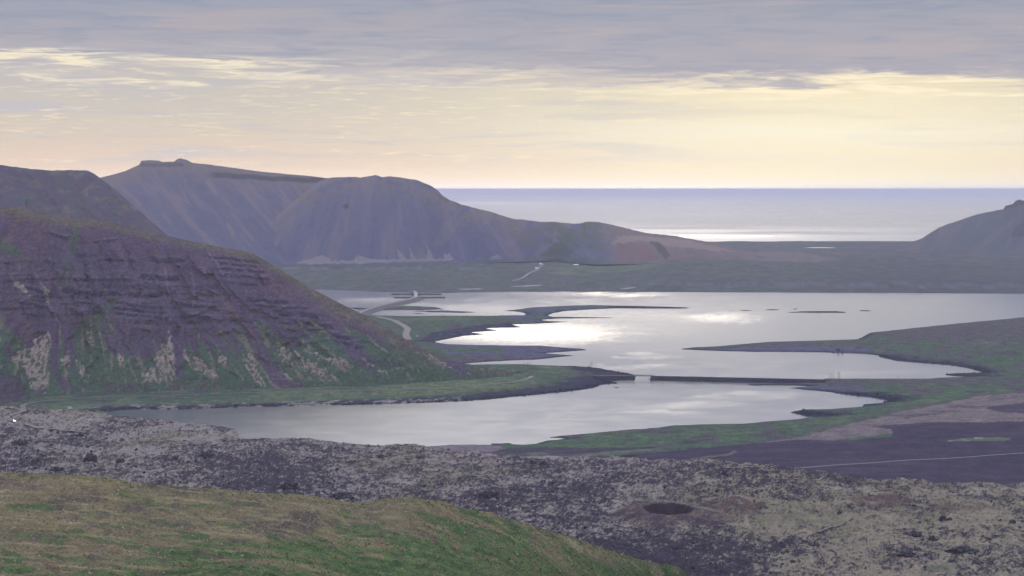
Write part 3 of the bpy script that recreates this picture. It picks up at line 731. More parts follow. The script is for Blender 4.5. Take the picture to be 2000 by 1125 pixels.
# ---- its eastern dome, running out into the low brown hill
def dome_relief(u, v, t, d, z):
    x = (u - 1000) / F * d
    s = (u - 760) / (1 + np.clip(v - 340, 0, 200) * .0035)
    g = ridged(s / 30, v / 500, 81, 4); g2 = ridged((u - (v - 430) * .8 * ss(u, 950, 1150)) / 90, v / 140, 82, 3)
    lowhill = ss(u, 980, 1100)
    dd = -(g - .3) * 14 * (1 - lowhill) - g2 * 22 * lowhill - fbm(x / 55, z / 40, 83, 4) * 7
    sc = inside([(1195,500),(1205,470),(1240,462),(1280,470),(1310,505)], u, v) * 1.0
    dd = dd + 0 * sc
    return dd, 0 * z, dict(g=g, s=s)
def dome_paint(u, v, t, x, d, z, e):
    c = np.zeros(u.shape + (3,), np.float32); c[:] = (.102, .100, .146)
    s = e['s']; n1 = fbm(s / 26, v / 140, 84, 5) + .2 * fbm(s / 7, v / 60, 89, 3); n2 = fbm(x / 70, z / 35, 85, 4); n3 = fbm(s / 4, v / 36, 86, 4); n4 = fbm(x / 25, z / 16, 87, 3)
    vc = np.interp(u, *DCR.T)
    blend(c, ss(n1 + n3 * .4, .05, .5) * .5, (.185, .148, .150)); blend(c, ss(-n1 + n2 * .3, .1, .5) * .5, (.068, .074, .125)); blend(c, ss(fbm((u + (v - 345) * .5) / 45, v / 90, 88, 3), .05, .4) * ss(u, 800, 900) * .5, (.19, .155, .15))  # last blend paints paler streaks as sunlit spurs on the eastern slopes
    blend(c, (u < 640) * (1 - ss(v - vc + n2 * 6, 3, 16)) * .6, (.18, .165, .17))
    blend(c, (1 - ss(v - vc + n2 * 18 + n1 * 20, 6, 60)) * ss(n2 + n4 * .6, -.5, .2) * .7, (.17, .135, .105))
    blend(c, ss(u, 800, 860) * (1 - ss(v - vc, 2, 16)) * ss(n4, -.2, .3) * (u < 900) * .6, (.045, .045, .055))
    blend(c, inside([(668,403),(672,398),(680,400),(681,406),(674,408)], u + n4 * 2, v + n4 * 2) * .9, (.03, .03, .035))
    for q in ([(560,515),(600,508),(630,498),(646,506),(645,514)], [(690,512),(700,498),(720,505),(770,510),(700,516)], [(774,484),(786,496),(796,508),(780,508)], [(798,482),(806,492),(813,507),(802,507)], [(830,474),(838,488),(848,505),(836,508)], [(866,498),(876,492),(887,507),(868,508)], [(600,511),(700,508),(780,506),(885,505),(885,509),(700,514),(600,516)], [(960,500),(975,498),(982,506),(955,507)]):
        blend(c, inside(q, u + n3 * 5, v + n3 * 3) * .75, (.26, .22, .19))
    blend(c, ss(u, 930, 1010) * (1 - ss(u, 1060, 1100)) * ss(n2 + n4 * .5, -.15, .3) * .5, (.12, .10, .09))
    gh = ss(u, 1010, 1100) * (1 - ss(u + n2 * 30, 1170, 1215)); blend(c, gh * ss(n2 + n4 * .4, -.4, .1) * .65, (.06, .085, .06))
    blend(c, inside([(1050,500),(1090,470),(1118,452),(1140,470),(1110,500)], u + n2 * 12, v + n2 * 5) * .5, (.055, .085, .06))
    br = ss(u + n2 * 40, 1160, 1215); blend(c, br * .75, (.165, .120, .105)); blend(c, br * ss(n1 + n2, .0, .5) * .5, (.13, .095, .095))
    blend(c, inside([(1196,474),(1205,462),(1240,460),(1300,464),(1350,470),(1440,492),(1380,488),(1300,480),(1250,470),(1215,474),(1200,480)], u + n4 * 10, v + n4 * 4) * .75, (.25, .19, .145))
    blend(c, inside([(1268,470),(1290,474),(1310,500),(1300,508),(1285,490)], u + n4 * 6, v + n4 * 4) * .75, (.05, .06, .05))
    blend(c, inside([(1200,476),(1230,474),(1262,480),(1290,505),(1210,508)], u + n4 * 6, v + n4 * 4) * .5, (.16, .085, .08))
    blend(c, (1 - ss(z, 28, 45)) * ss(n2, -.3, .2) * .5 * (u > 900), (.07, .09, .07))
    return c
DCR = np.array([(400,530),(430,507),(455,484),(500,455),(530,430),(560,405),(600,372),(625,353),(640,348),(655,346),(690,345.5),(705,346.5),(720,344),(733,342),(738,343),(745,346),(752,345),
 (765,344.5),(780,346),(800,350),(812,351),(820,354),(840,362),(856,372),(865,383),(880,391),(900,399),(930,407),(960,414),(1000,427),(1030,430),(1060,433.5),(1085,433),(1110,436),(1130,437),
 (1145,433),(1160,433),(1175,434.5),(1200,440),(1230,447),(1260,455),(1310,459.5),(1360,468),(1400,476),(1420,481),(1440,487),(1480,499),(1540,510)], float)
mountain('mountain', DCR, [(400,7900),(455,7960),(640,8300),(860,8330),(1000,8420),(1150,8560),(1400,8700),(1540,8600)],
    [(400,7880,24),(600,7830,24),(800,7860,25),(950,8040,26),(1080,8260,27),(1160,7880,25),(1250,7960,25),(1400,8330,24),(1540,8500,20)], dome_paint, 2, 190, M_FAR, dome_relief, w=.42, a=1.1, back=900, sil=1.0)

# ---- rocky peak at the right edge
def right_relief(u, v, t, d, z):
    x = (u - 1000) / F * d; g = ridged((u + (v - 400) * .9) / 70, v / 200, 95, 4)
    return -g * 30 - fbm(x / 70, z / 40, 96, 4) * 12, 0 * z, dict(g=g)
def right_paint(u, v, t, x, d, z, e):
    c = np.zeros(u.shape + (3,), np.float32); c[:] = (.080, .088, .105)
    n1 = fbm((u + (v - 400) * .9) / 26, v / 70, 97, 4); n2 = fbm(x / 90, z / 30, 98, 4)
    blend(c, ss(n1, .05, .4) * .5, (.135, .105, .105)); blend(c, ss(-n1, .1, .5) * .5, (.055, .075, .055))
    blend(c, ss(u, 1955, 1965) * (1 - ss(v - np.interp(u, [1960, 2000, 2100], [400, 392, 370]), 4, 14)) * .8, (.045, .04, .05))
    blend(c, inside([(1972,462),(1985,440),(2000,434),(2030,430),(2030,462)], u + n2 * 6, v + n2 * 6) * .7, (.045, .045, .06))
    blend(c, (1 - ss(z, 30, 60)) * ss(n2, -.2, .3) * .5, (.12, .10, .09))
    return c
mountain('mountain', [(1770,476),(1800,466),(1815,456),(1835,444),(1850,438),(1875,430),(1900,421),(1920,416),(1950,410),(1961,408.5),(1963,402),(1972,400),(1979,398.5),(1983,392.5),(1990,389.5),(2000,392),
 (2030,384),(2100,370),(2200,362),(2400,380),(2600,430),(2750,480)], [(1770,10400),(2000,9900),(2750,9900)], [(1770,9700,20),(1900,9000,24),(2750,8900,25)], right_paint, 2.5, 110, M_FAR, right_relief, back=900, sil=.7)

# ------------------------------------------------------------------ far plain
TARN = float(K(8190))
def far_plain():
    u = np.arange(-600, 3000, 4.0)
    d = np.concatenate([np.linspace(5250, 5900, 70), np.linspace(5912, 7000, 70), np.linspace(7030, 9150, 60)])
    Ug, Do = np.meshgrid(u, d); d = K(d); Dg = K(Do); x = (Ug - 1000) / F * Dg
    sh = np.interp(u, [-600,560,620,700,770,870,1000,1200,1500,1750,2000,3000], [563,564,565,568,571,572,569.7,570,571.2,572.2,573.8,576])
    s = Dg - dist_of(sh)[None] + fbm(x / 90, Dg / 200, 101, 3) * 14
    z = np.where(s < 0, np.maximum(s * .05, -3), 1.2 * (1 - np.exp(-np.clip(s, 0, None) / 15)) + 9 * ss(s, 20, 500) + 13 * ss(Do, 5900, 6700))
    sc = fbm(x / 70, x * 0 + 2.2, 102, 3)
    z += 9 * ss(Ug, 1150, 1450) * ss(s + sc * 110, 240, 300) * (1 - .5 * ss(s, 400, 900))
    z += 6 * (1 - ss(Ug, 900, 1000)) * ss(Do + sc * 90, 6330, 6390)
    z -= 9 * ss(Do, 7100, 8400) * (1 - ss(Ug, 1800, 2000))
    z += fbm(x / 200, Dg / 300, 103, 4) * 2.6 * ss(s, 30, 300)
    edge = K(8950) + fbm(x / 400, x * 0, 104, 3) * 60
    z = np.where(Dg > edge, np.maximum(z - (Dg - edge) * .3, -4), z)
    pu, pv = pix(x, Dg, z)
    c = np.zeros(x.shape + (3,), np.float32); c[:] = (.105, .108, .082)
    n1 = fbm(x / 90, Dg / 260, 105, 5); n2 = fbm(x / 30, Dg / 110, 106, 4); n3 = fbm(x / 260, Dg / 500, 107, 4)
    wu, wv = n1 * 18 + n2 * 8, n3 * 3 + n1 * 1.5 + n2
    pm = lambda q, a=1.: inside(q, pu + wu * a, pv + wv * a).astype(np.float32)
    blend(c, ss(n1 + n3 * .6, .0, .5) * .6, (.115, .10, .095)); blend(c, ss(n2 + n3, .1, .6) * .5, (.055, .085, .055)); blend(c, ss(-n3 + n2 * .5, .15, .5) * .4, (.058, .06, .07))
    blend(c, ss(pu, 1500, 1750) * .5, (.075, .075, .072))
    blend(c, ss(pu, 1380, 1480) * ss(n1 - n3 * .4, 0, .4) * (1 - ss(pv, 505, 525)) * .7, (.16, .115, .10))
    blend(c, pm([(1400,492),(1560,492),(1650,508),(1560,512),(1430,505)], 1) * .6, (.20, .15, .12))
    blend(c, pm([(1060,522),(1250,512),(1300,522),(1200,532),(1100,532)], 1) * .6, LGREEN); blend(c, pm([(1080,530),(1160,534),(1150,538),(1090,536)], .8) * .5, (.16, .17, .08))
    scal = ss(sc, -.05, .2)
    blend(c, (1 - ss(Ug, 900, 1000)) * (1 - ss(np.abs(Do + sc * 90 - 6360), 14, 36)) * scal * .6, (.17, .155, .13))
    blend(c, ss(Ug, 1150, 1450) * (1 - ss(np.abs(s + sc * 110 - 270), 12, 50)) * .6, (.15, .125, .12))
    for q in ([(995,559),(1030,557.5),(1060,556),(1062,557.5),(1020,560)], [(895,564),(940,563),(938,565.5),(900,566)], [(1210,564),(1240,560),(1245,562),(1220,565)]):
        blend(c, pm(q, .15) * .8, (.38, .35, .30))
    blend(c, (1 - ss(s + n2 * 10, 14, 40)) * .7, (.07, .065, .08))
    c *= (1 + fbm(x / 12, Dg / 60, 108, 4) * .28 + fbm(x / 50, Dg / 120, 109, 4) * .3)[..., None].clip(.4, 1.7) * np.array((.86, .92, 1.06))
    # a shallow tarn lies in a hollow
    tx = ((1600 - 1000) / F * TARN - x) / 88; ty = (Dg - TARN) / 105
    k = (z.shape[0] - 1, z.shape[1] - 1)
    bowl = np.exp(-(tx ** 2 + ty ** 2) ** 2 * .5)
    z -= 2.5 * bowl
    structure(grid('coastal_plain', x, Dg, z, M_FAR, c, (np.maximum(z[:-1, :-1], z[1:, 1:]) > -1.5)))
    return u, d, z
PLU, PLD, PLZ = far_plain()
def plain_z(u, d):
    i = int(np.clip(np.searchsorted(PLD, d) - 1, 0, len(PLD) - 2)); jx = int(np.clip((u + 600) / 4, 0, len(PLU) - 2))
    a = (d - PLD[i]) / (PLD[i + 1] - PLD[i]); b = (u + 600) / 4 - jx
    return float((PLZ[i, jx] * (1 - b) + PLZ[i, jx + 1] * b) * (1 - a) + (PLZ[i + 1, jx] * (1 - b) + PLZ[i + 1, jx + 1] * b) * a)
def on_plain(u, v):
    for d in np.arange(6000, 11500, 5.0):
        if H - d * (v - YH) / F < plain_z(u, d): break
    return ((u - 1000) / F * d, d, plain_z(u, d))

# ------------------------------------------------------------------ the grassy hill in front, on which the viewer stands
def front_hill():
    crest = np.array([(-420,912),(0,922),(60,924),(87,926),(150,928),(200,931),(225,936),(287,946),(375,952),(440,956),(500,963),(575,965),(645,974),(690,982),(712,982),(750,973),(800,972),(862,979),(900,992),(962,1002),
      (1000,1017),(1037,1025),(1087,1042),(1137,1055),(1175,1070),(1225,1086),(1275,1099),(1325,1106),(1345,1125),(1420,1180)], float)
    u = np.arange(-420, 1421, 1.7)
    vc = np.interp(u, crest[:, 0], crest[:, 1])
    dc = np.interp(u, [-420,0,500,700,830,1000,1325,1420], [1080,1100,1150,1190,1210,1265,1430,1460])
    dn = np.interp(u, [-420,0,500,1000,1325,1420], [780,800,850,1060,1395,1440])
    # low knoll in the middle stands in front of the dip
    t = np.linspace(0, 1, 250)[:, None]
    D1 = dc + (dn - dc) * t; V1 = vc + (1180 - vc) * (.25 * t + .75 * t ** 1.0)
    Z1 = H - D1 * (V1 - YH) / F
    x1 = (u[None] - 1000) / F * D1
    s1 = x1 + .55 * D1                                        # runs along the dip of the slope
    q1 = D1 - .3 * x1
    tus = ridged(x1 / 2.6, D1 / 4.5, 111, 3, .6); lump = fbm(x1 / 14, D1 / 30, 112, 4); stripe = fbm(q1 / 9, s1 / 70, 113, 4)
    win = ss(t, .0, .04)
    Z1 = Z1 + (tus * .30 + fbm(x1 / 6, D1 / 9, 114, 4) * .35) * (.35 + .65 * win) + (lump * .8 + stripe * .35) * (.35 + .65 * win)
    # nearer ground rises to the viewer's feet, below the frame
    t2 = np.linspace(0, 1, 60)[1:, None]
    D2 = dn + (25 - dn) * t2; x2 = (u[None] - 1000) / F * D2
    zn = Z1[-1:]; Z2 = zn + (H - 6 - zn) * t2 ** .92 + 0 * D2
    lim = H - D2 * (1165 - YH) / F; Z2 = np.minimum(Z2, lim)
    # back side
    t3 = np.linspace(0, 1, 24)[1:, None]
    D3 = dc + (Z1[:1] + 12) / .5 * t3; Z3 = Z1[:1] - (Z1[:1] + 12) * t3 ** 1.15; x3 = (u[None] - 1000) / F * D3
    Xh = np.vstack([x3[::-1], x1, x2]); Dh = np.vstack([D3[::-1], D1, D2]); Zh = np.vstack([Z3[::-1], Z1, Z2])
    Uh = np.repeat(u[None], Xh.shape[0], 0); _, Vh = pix(Xh, Dh, Zh)
    c = np.zeros(Xh.shape + (3,), np.float32); c[:] = (.165, .138, .080)
    n1 = fbm(Xh / 22, Dh / 45, 121, 5); st = fbm((Dh - .3 * Xh) / 20 + n1, (Xh + .4 * Dh) / 55, 122, 5); n2 = fbm(Xh / 5, Dh / 10, 123, 4); n3 = fbm(Xh / 1.5, Dh / 3.2, 124, 3); n4 = fbm(Xh / 70, Dh / 120, 125, 3)
    blend(c, ss(n1 + st * .6 + n3 * .2, -.05, .4) * .8, (.100, .080, .080)); blend(c, ss(fbm(Xh / 30, Dh / 60, 127, 5) + n3 * .25, .12, .4) * .75, (.066, .054, .058)); blend(c, ss(n2 + n1, .0, .6) * .55, (.215, .18, .105)); blend(c, ss(n3 + n2 * .6, .15, .5) * .5, (.06, .055, .045))
    lowg = np.interp(Uh, [-400, 0, 300, 500, 640, 760, 900, 1000, 1100, 1350], [1150, 1110, 1085, 1058, 1035, 1030, 1010, 1030, 1058, 1110])
    gm = ss(Vh + st * 70 + n1 * 22 + n2 * 10, lowg - 18, lowg + 40) * ss(st + n1 * .5 + n2 * .5 + n3 * .25 + .34, -.2, .25)
    blend(c, gm * .9, (.060, .104, .040)); blend(c, gm * ss(n2 + n1, .0, .5) * .6, (.085, .135, .048)); blend(c, gm * ss(st - n2 * .5, .1, .4) * .6, (.036, .07, .03))
    blend(c, ss(st + n2 * .5 + n1 * .3 + n3 * .25, .2, .5) * ss(Vh, 950, 985) * .7, (.06, .10, .038))
    wu, wv = n1 * 16 + n2 * 16 + n3 * 9, st * 6 + n2 * 6 + n3 * 4
    for q in ([(222,952),(255,957),(270,966),(310,970),(308,978),(270,978),(232,970)], [(650,997),(690,995),(700,1010),(680,1014)], [(15,985),(110,980),(100,996),(10,996)], [(112,1035),(150,1030),(180,1048),(260,1058),(340,1080),(300,1080),(200,1060),(120,1046)], [(340,1035),(400,1040),(420,1060),(520,1090),(440,1085),(360,1062)],
              [(0,1070),(30,1080),(70,1115),(20,1120),(0,1110)], [(855,1018),(905,1020),(1000,1045),(1050,1062),(960,1060),(880,1040)]):
        k = inside(q, Uh + wu, Vh + wv).astype(np.float32); blend(c, k * .8, (.055, .10, .038))
    for q in ([(795,1020),(815,1028),(850,1050),(830,1050),(805,1036)], [(270,1110),(330,1118),(340,1130),(280,1125)], [(70,1075),(110,1100),(120,1130),(90,1110)], [(375,1070),(450,1092),(440,1098),(380,1080)]):
        k = inside(q, Uh + wu * .6, Vh + wv * .6).astype(np.float32); blend(c, k * .7, (.10, .065, .055))
    blend(c, ss(n1 - st * .4, .1, .5) * (1 - gm) * .4, (.19, .165, .075))
    rn = np.abs(fbm((Dh - .30 * Xh) / 24 + n1 * .6, (Xh + .4 * Dh) / 150, 128, 4)); vis_ = ss(Vh, 985, 1040)
    blend(c, (1 - ss(rn, .012, .05)) * ss(n4 + n1 * .4, -.1, .25) * vis_ * .75, (.035, .045, .028))
    blend(c, ss(fbm((Dh - .3 * Xh) / 9, (Xh + .4 * Dh) / 34, 129, 4) + n3 * .2, .22, .45) * (1 - gm * .5) * .55, (.27, .235, .135))
    blend(c, ss(Vh, 1085, 1115) * ss(Uh, 880, 960) * (1 - ss(Uh, 1100, 1250)) * .5, (.105, .115, .05))
    c *= (1 + fbm(Xh / .9, Dh / 2.2, 126, 3) * .32 + n2[..., ] * .35)[..., None].clip(.4, 1.7) * np.array((1.10, 1.06, .94))
    m = terrain_mat('hill_grass', 1.6, .35, .42, 1.0, .5)
    return structure(grid('grassy_hill', Xh, Dh, Zh, m, c)), (u, D1, Z1, x1, gm)
hill_o, HG = front_hill()

# ------------------------------------------------------------------ water
def water_mat():
    m = pbr('water', (.014, .040, .065), .12, .5); t = m.node_tree; E.tree = t
    b = t.nodes['Principled BSDF']; b.inputs['IOR'].default_value = 1.333
    a = t.nodes.new('ShaderNodeAttribute'); a.attribute_name = 'ruffle'
    t.links.new(a.outputs['Fac'], b.inputs['Roughness'])
    tc = t.nodes.new('ShaderNodeTexCoord')
    mp = t.nodes.new('ShaderNodeMapping'); mp.inputs['Scale'].default_value = (.05, .02, 1); t.links.new(tc.outputs['Object'], mp.inputs[0])
    n = noise(t, mp.outputs[0], 1, 5, .6)
    bp = t.nodes.new('ShaderNodeBump'); bp.inputs['Strength'].default_value = WATER_BUMP; bp.inputs['Distance'].default_value = 1
    t.links.new(n.v, bp.inputs['Height']); t.links.new(bp.outputs[0], b.inputs['Normal'])
    return m
WATER_BUMP = .05
M_W = water_mat()
# water surface state: calm slicks and wind-ruffled patches
def waters():
    u = np.arange(-700, 2701, 5.0); v = np.concatenate([np.arange(561.5, 720, 1.0), np.arange(720, 905, 1.6)])
    Ug, Vg = np.meshgrid(u, v); Dg = dist_of(Vg); x = (Ug - 1000) / F * Dg
    n1 = fbm(x / 260, Dg / 420, 131, 4); n2 = fbm(x / 60 + n1 * 2, Dg / 130 + n1 * 2, 132, 4); n3 = fbm(x / 90 + 2.5 * n1, Dg / 60 - 2 * n1, 133, 3)
    r = .15 + .015 * n1 + .01 * n2 + .010 * fbm(x / 420, Dg / 38, 138, 4) + .006 * fbm(x / 60, Dg / 20, 139, 3)
    inner = ss(Vg, 690, 720)
    r = r + inner * (.012 * ss(n3, -.2, .25) - .012) + .09 * ss(Vg, 735, 790) * (1 - ss(Ug, 500, 1250))
    wob = n2 * 70 + n1 * 70 + fbm(x / 18, Dg / 60, 135, 3) * 40; wv = n1 * 9 + n2 * 9 + fbm(x / 18, Dg / 60, 136, 3) * 4
    def blob(cu, cv, su, sv, w=1.0): return np.exp(-((Ug + wob * w - cu) / su) ** 2 - ((Vg + wv * w - cv) / sv) ** 2)
    # gusts
    gust = 1.0 * ss(blob(990, 650, 215, 26, .6), .1, 1.0) + .62 * blob(1400, 619, 70, 8, .5) + .6 * ss(blob(1215, 575, 95, 5, .6), .1, 1.0) \
         + .33 * blob(1180, 625, 330, 45) + .2 * blob(900, 606, 160, 10) + .35 * blob(735, 586, 60, 5, .5)
    r = r + .145 * gust * (1 + .5 * fbm(x / 9, Dg / 30, 137, 3))
    # smooth tide streaks south of the causeway
    sl = 0
    for cu, cv, su, sv, sk in ((1420, 775, 150, 5, .02), (1330, 792, 130, 8, -.05), (1500, 770, 70, 7, 0), (1300, 806, 90, 4, 0), (1230, 716, 110, 5, 0), (1250, 695, 70, 6, 0), (1700, 730, 110, 4, -.05)):
        sl = sl + ss(np.exp(-((Ug + wob * .4 - cu) / su) ** 2 - ((Vg + wv * .6 - cv - sk * (Ug - cu)) / sv) ** 2), .3, .6)
    r = r + .04 * np.clip(sl, 0, 1) * (.6 + .4 * ss(n2, -.2, .3))
    return structure(grid('fjord_water', x, Dg, 0 * x, M_W, None, None, dict(ruffle=np.clip(r, .04, .6))))
waters()
def sea():
    y = 1 / np.linspace(1 / 10500., 1 / 420000., 220)
    k = np.linspace(-1, 1, 241); u = 1000 + 1000 * (k * 1.25 + 5 * k ** 3)
    Ug, Yg = np.meshgrid(u, y); x = (Ug - 1000) / F * Yg
    v = YH + H * F / Yg
    n1 = fbm(Ug / 420, v / 9, 141, 4); n2 = fbm(Ug / 160, v / 3.0, 142, 3)
    r = .118 + .025 * n1 + .018 * n2
    low = ss(v, 434, 452); r = r + low * .085 * ss(n1 + .3, -.2, .3)
    r = r + .10 * np.exp(-((Ug - 1440 + n1 * 60) / 110) ** 2 - ((v - 461 + n2 * 2) / 4) ** 2) + .12 * (v < 373.5) * (1 - ss(Ug, 1350, 1650)) * 1.0
    r = r + .08 * ss(n2 + n1 * .5, .3, .5) * (v < 385) + .06 * (1 - ss(Ug, 950, 1150)) * (1 - ss(np.abs(v - 397), 1, 4))
    return structure(grid('sea', x, Yg, 0 * x, M_W, None, None, dict(ruffle=np.clip(r, .04, .6))))
sea()
def tarn():
    bm = bmesh.new(); cx, cy = (1600 - 1000) / F * TARN, TARN
    zc = plain_z(1600, TARN) + 1.3
    vs = [bm.verts.new((cx + 77 * math.cos(a) * (1 + .1 * math.sin(3 * a)), cy + 85 * math.sin(a), zc)) for a in np.linspace(0, 2 * math.pi, 40, endpoint=False)]
    bm.faces.new(vs)
    m = pbr('tarn_water', (.02, .03, .04), .15, .5)
    structure(bm_obj('tarn', bm, m))
tarn()
# ------------------------------------------------------------------ roads and tracks
rng = np.random.default_rng(11)
M_ROAD = speckle('road_gravel', (.135, .120, .112), .5, .15, .1, .9)
M_TRACK = speckle('track_gravel', (.15, .14, .14), .5, .2, .1, .9)
def resample(P, step):
    P = np.array(P, float); s = np.r_[0, np.cumsum(np.hypot(*np.diff(P[:, :2], axis=0).T))]
    q = np.linspace(0, s[-1], max(3, int(s[-1] / step)))
    out = np.stack([np.interp(q, s, P[:, k]) for k in range(P.shape[1])], 1)
    k = np.ones(5) / 5
    for c in range(P.shape[1]):
        pad = np.pad(out[:, c], 2, mode='edge'); out[:, c] = np.convolve(pad, k, 'valid')
    return out
def normals2(P):
    T = np.gradient(P[:, :2], axis=0); T /= np.linalg.norm(T, axis=1)[:, None] + 1e-9
    return np.stack([-T[:, 1], T[:, 0]], 1)
def ground_z(x, y): return zf(1000 + F * x / y, y)
def ribbon(name, P, width, mat, lift=.3, follow=ground_z, parent=None):
    N = normals2(P); ks = np.linspace(-.5, .5, 5)
    rows = []
    for k in ks:
        q = P[:, :2] + N * width * k
        z = follow(q[:, 0], q[:, 1]) if follow is not None else P[:, 2]
        rows.append(np.c_[q, z])
    if follow is not None:
        zm = np.max([r[:, 2] for r in rows], 0); zm = np.maximum(zm, np.convolve(np.pad(zm, 2, mode='edge'), np.ones(5) / 5, 'valid'))
        for r in rows: r[:, 2] = zm
    for i, r in enumerate(rows): r[:, 2] += lift - (.12 if i in (0, 4) else 0)
    n = len(P); V = np.concatenate(rows); idx = np.arange(5 * n).reshape(5, n)
    f = np.stack([idx[:-1, :-1], idx[1:, :-1], idx[1:, 1:], idx[:-1, 1:]], -1).reshape(-1, 4)
    nrm = np.cross(V[f[0, 1]] - V[f[0, 0]], V[f[0, 2]] - V[f[0, 0]])
    if nrm[2] < 0: f = f[:, ::-1]
    return mesh_from(name, V, f, mat, parent=parent)
def floor_path(pts, step=9): return resample([on_floor(u, v) for u, v in pts], step)
coast_path = floor_path([(175,847),(165,844),(125,841.5),(87,838),(56,832),(37,827),(25,822.5),(15,819),(10.5,816),(16,812.5),(31,809),(46,806),(45,800),(42,794),(48,790),(62,786),(87,783),(125,780.6),(162,777.5),
  (200,775),(250,773.5),(300,773),(425,769),(500,767),(560,765.5),(625,764),(725,762),(825,759),(900,754.5),(960,750),(1000,746.5),(1025,742),(1036,738),(1039,734)])
structure(ribbon('road', coast_path, 7, M_ROAD))
structure(ribbon('road', floor_path([(735,618),(755,622),(775,628),(790,637),(797,643),(793,651),(793,657),(800,664)], 12), 13, M_ROAD))
structure(ribbon('track', floor_path([(1380,917),(1470,914),(1580,911),(1700,905),(1850,896),(2000,885.5),(2200,872)], 14), 4.5, M_TRACK, .35))
structure(ribbon('track', floor_path([(1576,1062),(1568,1054),(1572,1048),(1590,1040),(1620,1032),(1650,1020),(1668,1010)], 6), 3.0, speckle('cinder_track', (.085, .066, .060), .6, .2), .4))
structure(ribbon('track', resample([on_plain(u, v) for u, v in ((1000,549),(1015,545),(1035,533),(1050,527),(1053,522),(1062,518.5))], 15), 9, M_TRACK, .6,
    follow=lambda x, y: np.array([plain_z(1000 + F * a / b, b) for a, b in zip(x, y)])))

# ------------------------------------------------------------------ embankments
M_RIP = speckle('basalt_riprap', (.050, .048, .062), .5, .5, .8, .95)
M_DECK = speckle('concrete', (.085, .082, .088), .4, .2, .1, .8)
M_ASPH = speckle('asphalt', (.085, .08, .085), .6, .2, .1, .85)
def bank(name, P, top_w, base_w, z0, z1, mat, parent=None, rough=.5, ends=True):
    """stone bank with sloping sides along P; P[:,2] is ignored"""
    N = normals2(P); prof = [(-.5 * base_w, z0), (-.42 * base_w, lerp(z0, z1, .3)), (-.5 * top_w - .4, z1 - .5), (-.5 * top_w, z1), (0, z1 + .05), (.5 * top_w, z1), (.5 * top_w + .4, z1 - .5), (.42 * base_w, lerp(z0, z1, .3)), (.5 * base_w, z0)]
    n = len(P); rows = []
    for j, (o, z) in enumerate(prof):
        q = P[:, :2] + N * o; w = 0 if j in (3, 4, 5) else rough
        rows.append(np.c_[q + N * (fbm(np.arange(n) * .7, np.full(n, j * 3.1), 201, 3) * w)[:, None], np.full(n, z) + fbm(np.arange(n) * .9, np.full(n, j * 5.7), 202, 3) * w * .8])
    if ends:                                                       # rounded, sloping heads
        for e, i in ((0, 0), (-1, n - 1)):
            d = P[e, :2] - P[1 if e == 0 else -2, :2]; d /= np.linalg.norm(d)
            for j, (o, z) in enumerate(prof):
                rows[j][i, :2] += d * (.5 * (base_w - top_w) * (z1 - z) / (z1 - z0))
    m = len(prof); V = np.concatenate(rows); idx = np.arange(m * n).reshape(m, n)
    f = list(np.stack([idx[:-1, :-1], idx[1:, :-1], idx[1:, 1:], idx[:-1, 1:]], -1).reshape(-1, 4))
    me = bpy.data.meshes.new(name)
    faces = [tuple(map(int, q)) for q in f] + [tuple(int(x) for x in idx[:, 0]), tuple(int(x) for x in idx[::-1, -1])]
    me.from_pydata([tuple(map(float, v)) for v in V], [], faces); mat_set(me, mat)
    bm = bmesh.new(); bm.from_mesh(me); bmesh.ops.recalc_face_normals(bm, faces=bm.faces[:]); bm.to_mesh(me); bm.free()
    o = bpy.data.objects.new(name, me); COL.objects.link(o)
    if parent: o.parent = parent
    return o

ROCK1 = ico(1); ROCK2 = ico(2)
def rocks(name, pts, size, mat, flat=.7, parent=None, seed=5, col=None):
    """many angular stones as one mesh of kind stuff"""
    r = np.random.default_rng(seed); V0, F0 = ROCK1; n = len(pts); nv = len(V0)
    V = np.repeat(V0[None], n, 0) * r.uniform(.65, 1.25, (n, nv, 1))
    s = np.asarray(size)[:, None, None] * r.uniform(.7, 1.35, (n, 1, 3)); s[..., 2] *= flat; V = V * s
    a = r.uniform(0, 6.28, n); c, q = np.cos(a)[:, None], np.sin(a)[:, None]
    x = V[..., 0] * c - V[..., 1] * q; y = V[..., 0] * q + V[..., 1] * c; V[..., 0] = x; V[..., 1] = y
    V += np.asarray(pts)[:, None, :]
    Fc = (F0[None] + (np.arange(n) * nv)[:, None, None]).reshape(-1, 3)
    cc = None if col is None else np.repeat(np.asarray(col)[:, None, :], nv, 1).reshape(-1, 3)
    return structure(mesh_from(name, V.reshape(-1, 3), Fc, mat, cc, smooth=False, parent=parent), 'stuff')

def Wp(u, v, z=0.0):
    d = dist_of(v, z); return np.array(((u - 1000) / F * d, d, z))
